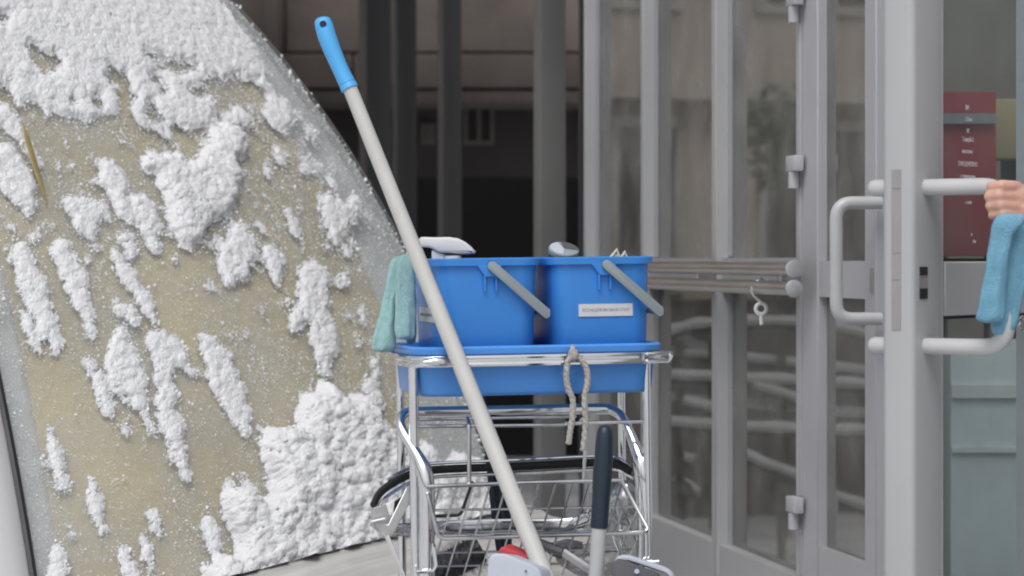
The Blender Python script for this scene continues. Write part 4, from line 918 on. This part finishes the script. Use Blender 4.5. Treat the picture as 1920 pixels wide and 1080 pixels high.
strand('strand', [(1077, 664), (1090, 675), (1101, 696), (1101, 722), (1096, 745), (1098, 780), (1097, 812), (1093, 845)], .0052)
strand('loop', [(1068, 660), (1060, 690), (1058, 705), (1062, 720)], .0018)
b = MB(); b.lathe([(.002, -.012), (.008, -.009), (.0105, 0), (.008, .008), (.002, .010)], Matrix.Translation(cpt(1075, 664, -.026)), 12)
b.tube(spline([cpt(1073, 651, -.016), cpt(1074, 655, -.028), cpt(1075, 668, -.03), cpt(1076, 676, -.02)], 4), .005, 8); b.build('knot', M['cord'], cd, world=True)

# ---------------------------------------------------------------- long mop leaning on the cart
def mp(x, y): return px(x, y, 4.93-.16*(y-660)/420 if y > 660 else 4.93+.10*(660-y)/620)
mop = thing('long_mop', 'long white mop pole with blue grip leaning across the cart', 'mop', loc=(.165, 4.62, 0))
topP, botP = mp(605, 38), mp(1158, 1400)
ax = lambda y: 656+(y-165)*(1021.5-656)/(1080-165)
b = MB(); b.tube([mp(ax(158), 158), mp(ax(660), 660), mp(ax(1080), 1080), Vector((mp(ax(1380), 1380).x, mp(ax(1380), 1380).y, .10))], [.0138, .0155, .0165, .0165], 18); b.build('pole', M['pole'], mop, world=True)
gp = [(603.6, 32.5, .004), (603.8, 34, .0105), (604.6, 38, .0152), (607.5, 48, .0172), (613, 68, .0175), (622, 92, .0165), (633, 118, .0155), (643, 140, .0153), (650, 154, .0160), (651.2, 156.5, .0163), (651.6, 157.4, .0155), (652.2, 158.5, .0164), (656, 167, .0168)]
b = MB(); b.tube([mp(x, y) for x, y, r_ in gp], [r_ for x, y, r_ in gp], 22); gpo = b.build('grip', M['grip_blue'], mop, world=True)
h_ = mp(607, 46.5)+Vector((0, -.0176, 0)); b = MB(); b.lathe([(.0015, -.0012), (.0062, -.001), (.0066, .0005), (.0058, .0014)], Matrix.Translation(h_) @ Matrix.Rotation(R(92), 4, 'X'), 16); b.build('hanging_hole', M['navy'], gpo, world=True)
fb = mp(ax(1380), 1380); b = MB(); b.tube([(fb.x, fb.y, .13), (fb.x+.008, fb.y-.01, .05)], [.022, .02], 14); b.build('joint', M['midgrey'], mop, world=True)
b = MB(); b.box((fb.x+.01, fb.y-.02, .03), (.34, .10, .025)); b.build('mop_head', M['clothblue'], mop, world=True, bevel=.008)

# short broom with navy grip, standing beside it
def bp_(x, y): return px(x, y, 4.80)
br_ = thing('short_broom', 'grey tube broom with dark navy grip standing before the basket', 'broom', loc=(bp_(1118, 1080).x, 4.8, 0))
gp = [(1134, 797, .002), (1134, 798, .007), (1134, 802, .012), (1134, 812, .0152), (1133, 835, .0168), (1131.5, 865, .0178), (1129.5, 890, .0182), (1128, 915, .0176), (1126.5, 940, .0168), (1124.5, 970, .0165), (1123.5, 986, .0168), (1123.2, 990, .0158)]
b = MB(); b.tube([bp_(x, y) for x, y, r_ in gp], [r_*.96 for x, y, r_ in gp], 22); b.build('grip', M['navy'], br_, world=True)
q0, q1 = bp_(1123.5, 986), bp_(1118, 1080); dirv = (q1-q0)/(q0.z-q1.z)
b = MB(); b.tube([q0, q1, q0+dirv*(q0.z-.12)], [.0138, .0142, .0142], 18); b.build('tube', M['tube_grey'], br_, world=True)
e_ = q0+dirv*(q0.z-.12); b = MB(); b.box(e_+Vector((0, 0, -.01)), (.22, .04, .05)); hb = b.build('head', M['midgrey'], br_, world=True, bevel=.01)
b = MB()
for k in range(260):
    p = e_+Vector((random.uniform(-.1, .1), random.uniform(-.015, .015), -.035)); b.tube([p, Vector((p.x*1+random.uniform(-.012, .012), p.y+random.uniform(-.01, .01), .003))], .0012, 3)
tagp(b.build('bristles', M['bristle'], br_, world=True), kind='stuff')

# two plastic dustpans in front
dpn = thing('plastic_bin', 'pale grey plastic scoop with red rim strip at the foot of the pole', 'scoop', loc=(px(970, 1080, 4.72).x, 4.72, 0))
def dp(x, y, d): return px(x, y, d)
fr_ = [(917, 1500), (913, 1080), (915, 1050), (920, 1040), (930, 1037), (946, 1038), (1000, 1060), (1011, 1066), (1016, 1080), (1018, 1500)]
def zc(p): p.z = max(p.z, .003); return p
b = MB(); f0 = [zc(dp(x, y, 4.70)) for x, y in fr_]; f1 = [zc(dp(x+26, y+3, 4.78)) for x, y in fr_]
b.hexa(f0, f1); b.build('shell', M['softgrey'], dpn, world=True, bevel=.004, seg=3)
b = MB(); q0 = [dp(x, y, 4.785) for x, y in ((934, 1036), (938, 1027), (946, 1025), (1010, 1052), (1016, 1064), (1008, 1068))]; b.prism(q0, (.012, .05, 0)); b.build('red_strip', M['redplastic'], dpn, world=True, bevel=.002)
b = MB(); b.lathe([(.0008, 0), (.002, .0005), (.0022, .0015)], Matrix.Translation(dp(986, 1071, 4.698)) @ Matrix.Rotation(R(90), 4, 'X'), 8); b.build('rivet', M['midgrey'], dpn, world=True)
dpn2 = thing('plastic_dustpan', 'charcoal plastic dustpan with pale grey rim at the bottom right of the cart', 'dustpan', loc=(px(1195, 1080, 4.75).x, 4.75, 0))
fr2 = [(1146, 1500), (1146, 1065), (1150, 1053), (1158, 1047), (1172, 1050), (1232, 1076), (1236, 1086), (1238, 1500)]
b = MB(); b.hexa([zc(dp(x, y, 4.745)) for x, y in fr2], [zc(dp(x+4, y, 4.775)) for x, y in fr2]); b.build('pan', M['midgrey'], dpn2, world=True, bevel=.002)
rm = [(1147, 1062), (1150, 1051), (1157, 1045), (1170, 1045), (1240, 1068), (1250, 1076), (1253, 1090), (1253, 1200)]
b = MB(); b.tube(fillet([dp(x+8, y+1, 4.77) for x, y in rm], .006, 3), .006, 10, flat=2.0, up=(0, 0, 1)); b.build('rim', M['softgrey'], dpn2, world=True)
b = MB(); b.lathe([(.001, 0), (.004, .0005), (.0046, .0015)], Matrix.Translation(dp(1194, 1071, 4.742)) @ Matrix.Rotation(R(90), 4, 'X'), 10); b.build('rivet', M['softgrey'], dpn2, world=True)

# contents of the basket
def crumple(name, m_, parent, c, size, seed, sub=4, amp=.35):
    bm = bmesh.new(); bmesh.ops.create_icosphere(bm, subdivisions=sub, radius=1)
    r_ = random.Random(seed); dirs = [Vector((r_.gauss(0, 1), r_.gauss(0, 1), r_.gauss(0, 1))).normalized() for _ in range(26)]
    for v in bm.verts:
        n_ = v.co.normalized(); f_ = 1-amp*max(abs(math.sin(7*n_.dot(d_)+k_)) * (.3+.7*max(0, n_.dot(d_))) for k_, d_ in enumerate(dirs))
        v.co = Vector((n_.x*size[0], n_.y*size[1], n_.z*size[2]))*f_
    vs = [Vector(c)+v.co for v in bm.verts]; fs = [tuple(v.index for v in f.verts) for f in bm.faces]; bm.free()
    b = MB(); b.add(vs, fs); return b.build(name, m_, parent, world=parent is not None, angle=28)
o = crumple('plastic_bag', M['bag'], None, cpt(1115, 1050, .12), (.10, .05, .045), 5); tagp(o, 'crumpled grey plastic bag lying low in the wire basket', 'bag')
o = crumple('clear_bag', M['wire'], None, cpt(1172, 945, .10), (.038, .03, .06), 9, amp=.3); tagp(o, 'crumpled shiny foil bag at the right end of the basket', 'bag')
o = crumple('dark_rag', M['midgrey'], None, cpt(1062, 1030, .13), (.055, .035, .028), 15, amp=.4); tagp(o, 'crumpled charcoal rag beside the grey bag in the wire basket', 'rag')
ub = thing('cloth_roll', 'dark navy cloth roll standing upright behind the wire basket', 'cloth', loc=tuple(cpt(940, 1130, .27)))
b = MB(); n_u = 16; lps = []
for x, y, r_ in ((906, 742, .006), (912, 770, .011), (922, 830, .016), (932, 900, .020), (940, 970, .021), (945, 1030, .017), (948, 1120, .006)):
    c_ = cpt(x, y, .26); lps.append([c_+Vector((math.cos(6.283*k/n_u), math.sin(6.283*k/n_u), 0))*r_*(1 if k % 2 else .72) for k in range(n_u)])
b.loft(lps); b.build('roll', M['navy'], ub, world=True, angle=20)
b = MB(); b.tube([cpt(948, 1115, .26), cpt(950, 1180, .26)], .004, 8); b.build('core', M['wire'], ub, world=True)
bsh = thing('bristle_brush', 'dark bristle brush lying in the lower left of the wire basket', 'brush', loc=tuple(cpt(850, 1050, .16)))
a_, c_ = cpt(800, 1082, .17), cpt(900, 1030, .17)
b = MB(); b.tube([a_, c_], .028, 12); b.build('core', M['midgrey'], bsh, world=True)
b = MB(); dv = (c_-a_).normalized(); o1 = dv.orthogonal().normalized(); o2 = dv.cross(o1)
for k in range(2600):
    t = random.random(); an = random.random()*6.283; rd = o1*math.cos(an)+o2*math.sin(an); p = a_.lerp(c_, t)+rd*.026
    e = p+rd*(.014+.012*random.random())+dv*random.uniform(-.006, .006); s1 = rd.cross(dv)*.0009
    b.add([p-s1, p+s1, e], [(0, 1, 2)])
tagp(b.build('bristles', M['bristle'], bsh, world=True, smooth=False), kind='stuff')
hs_ = thing('brush_handle', 'grey stained metal strip lying across the basket behind the broom', 'strip', loc=tuple(cpt(1070, 1060, .1)))
b = MB(); b.tube([cpt(1055, 1035, .07), cpt(1105, 1068, .05), cpt(1130, 1085, .05)], .008, 8, flat=.4); b.build('blade', M['bracket'], hs_, world=True)
b = MB(); b.tube([cpt(1000, 1015, .1), cpt(1055, 1035, .07)], .01, 8); b.build('stem', M['midgrey'], hs_, world=True)

# ---------------------------------------------------------------- person at the right wiping the handle
bar = lp(.045, .150, 0)
def hand_pt(x, y, d): return px(x, y, d)
caps = []
def cap(p, q, r0, r1): caps.append((Vector(p), Vector(q), r0, r1))
dh = bar.y
for k, yy in enumerate((351, 370, 388, 405)):
    r_ = (.0084, .0088, .0084, .0075)[k]; ln = (0, 4, 2, -3)[k]
    k0 = hand_pt(1906, yy-2, dh-.012); k1 = hand_pt(1877-ln, yy-4, dh-.030); k2 = hand_pt(1858-ln, yy-2, dh-.016); k3 = hand_pt(1860, yy, dh+.010); k4 = hand_pt(1874, yy+2, dh+.020)
    cap(k0, k1, r_*1.1, r_*1.08); cap(k1, k2, r_*1.04, r_*.98); cap(k2, k3, r_*.98, r_*.9); cap(k3, k4, r_*.9, r_*.75)
cap(hand_pt(1904, 358, dh-.008), hand_pt(1908, 398, dh-.006), .0135, .0125); cap(hand_pt(1912, 364, dh-.004), hand_pt(1936, 385, dh+.0), .018, .019); cap(hand_pt(1914, 390, dh-.004), hand_pt(1938, 395, dh), .016, .018)
cap(hand_pt(1918, 362, dh+.012), hand_pt(1890, 352, dh+.026), .012, .010); cap(hand_pt(1890, 352, dh+.026), hand_pt(1870, 352, dh+.026), .010, .008)
wr_ = hand_pt(1936, 400, dh+.0); cap(hand_pt(1922, 388, dh), wr_, .021, .021)
el = Vector((1.09, dh-.10, .93)); cap(wr_, wr_.lerp(el, .3), .0225, .027)
nhand = len(caps)
shd = Vector((1.20, dh-.05, 1.26))
cap(wr_.lerp(el, .06), el, .036, .050); cap(el, shd, .052, .066)
pel = Vector((1.40, dh-.07, .86)); chs = Vector((1.36, dh-.06, 1.14)); nk = Vector((1.35, dh-.06, 1.34)); hdp = Vector((1.33, dh-.06, 1.48))
cap(pel, chs, .150, .165); cap(chs, shd+Vector((.03, 0, .01)), .13, .085); cap(chs, Vector((1.52, dh-.08, 1.26)), .13, .08); cap(chs, nk, .12, .06); cap(nk, hdp, .05, .055)
cap(Vector((1.52, dh-.08, 1.26)), Vector((1.60, dh-.06, .98)), .066, .05); cap(Vector((1.60, dh-.06, .98)), Vector((1.58, dh-.14, .76)), .048, .034); cap(Vector((1.58, dh-.14, .75)), Vector((1.57, dh-.16, .67)), .03, .024)
cap(hdp, hdp+Vector((-.005, -.005, .05)), .078, .082); cap(hdp+Vector((-.03, .0, -.03)), hdp+Vector((-.055, .0, -.045)), .045, .035); cap(hdp+Vector((-.07, 0, .015)), hdp+Vector((-.098, 0, -.008)), .012, .014)
for s_ in (-1, 1):
    cap(hdp+Vector((.0, s_*.082, .02)), hdp+Vector((.01, s_*.086, -.01)), .014, .010)
    hip = pel+Vector((0, s_*.08, -.04)); kn = Vector((pel.x-.01+.02*s_, pel.y+s_*.09, .46)); an_ = Vector((pel.x+.02, pel.y+s_*.09, .09))
    cap(hip, kn, .095, .065); cap(kn, an_, .062, .045); cap(an_+Vector((.02, 0, -.045)), an_+Vector((-.15, 0, -.058)), .042, .03)
b = MB()
for p, q, r0, r1 in caps:
    L_ = (q-p).length; dv = (q-p).normalized() if L_ > 1e-5 else Vector((0, 0, 1)); rot = Vector((0, 0, 1)).rotation_difference(dv).to_matrix().to_4x4()
    pr = [(r0*math.cos(R(a_)), r0*math.sin(R(a_))) for a_ in range(-88, 0, 22)]+[(r0, 0)]+[(r1, L_)]+[(r1*math.cos(R(a_)), L_+r1*math.sin(R(a_))) for a_ in range(22, 90, 22)]
    b.lathe(pr, Matrix.Translation(p) @ rot, 14)
me = bpy.data.meshes.new('tmp'); me.from_pydata([tuple(v) for v in b.v], [], b.f)
tmp = bpy.data.objects.new('tmp', me); col.objects.link(tmp)
rmd = tmp.modifiers.new('r', 'REMESH'); rmd.mode = 'VOXEL'; rmd.voxel_size = .003; rmd.use_smooth_shade = True
smd = tmp.modifiers.new('s', 'SMOOTH'); smd.factor = .5; smd.iterations = 2
bpy.context.view_layer.update()
pm = bpy.data.meshes.new_from_object(tmp.evaluated_get(bpy.context.evaluated_depsgraph_get())); bpy.data.objects.remove(tmp)
for k_ in ('skin', 'sleeve', 'trousers', 'hair'): pm.materials.append(M[k_])
cen = np.zeros(len(pm.polygons)*3); pm.polygons.foreach_get('center', cen); cen = cen.reshape(-1, 3)
axl = (el-wr_).normalized(); tcut = (cen-np.array(wr_)) @ np.array(axl)
mi = np.ones(len(cen), int)
mi[(tcut < -.004) & (cen[:, 0] < wr_.x+.12)] = 0
mi[cen[:, 2] < .84] = np.where(cen[cen[:, 2] < .84][:, 0] > 1.53, 1, 2); mi[(cen[:, 2] < .74) & (cen[:, 0] > 1.53)] = 0; mi[cen[:, 2] > 1.385] = 0
pm.polygons.foreach_set('material_index', mi.astype(np.int32)); pm.polygons.foreach_set('use_smooth', [True]*len(pm.polygons))
pm.name = 'person'
pe = bpy.data.objects.new('person', pm); col.objects.link(pe); MW['person'] = Matrix.Identity(4)
tagp(pe, 'person in a dark red sleeve whose hand grips the open door handle', 'person')
b = MB(); hc = hdp+Vector((.012, 0, .055))
b.loft([[hc+Vector((math.cos(2*math.pi*k/24)*r_*1.02+.012*(1-z_/.1), math.sin(2*math.pi*k/24)*r_, z_)) for k in range(24)] for r_, z_ in ((.086, -.03), (.094, .0), (.090, .035), (.070, .07), (.035, .09), (.004, .096))]); b.build('hair', M['hair'], pe)
for s_ in (-1, 1):
    b = MB(); b.lathe([(.001, -.006), (.006, -.004), (.008, 0), (.006, .004), (.001, .006)], Matrix.Translation(hdp+Vector((-.076, s_*.03, .03))), 10); b.build('eye', M['white'], pe)
# cloth in the hand
wc = thing('wiping_cloth', 'sky blue cleaning cloth hanging from the hand on the door handle', 'cloth', loc=tuple(px(1865, 420, dh)))
def cv(x, y, dd): return px(x, y, dh+dd)
lobe('front_fold', [(400, 1868, 1926, -.040, .022), (410, 1862, 1930, -.040, .024), (440, 1856, 1900, -.036, .03), (500, 1848, 1890, -.034, .032), (560, 1837, 1886, -.03, .034), (600, 1828, 1884, -.028, .034), (606, 1834, 1878, -.028, .026)], M['clothblue'], wc, 0, seed=21, conv=cv)
lobe('back_fold', [(408, 1885, 1940, -.016, .022), (440, 1880, 1945, -.01, .026), (500, 1872, 1930, -.004, .03), (560, 1866, 1918, .0, .03), (615, 1858, 1906, .0, .03), (630, 1862, 1898, .002, .022)], M['clothblue'], wc, 0, seed=33, conv=cv, wr=.2)
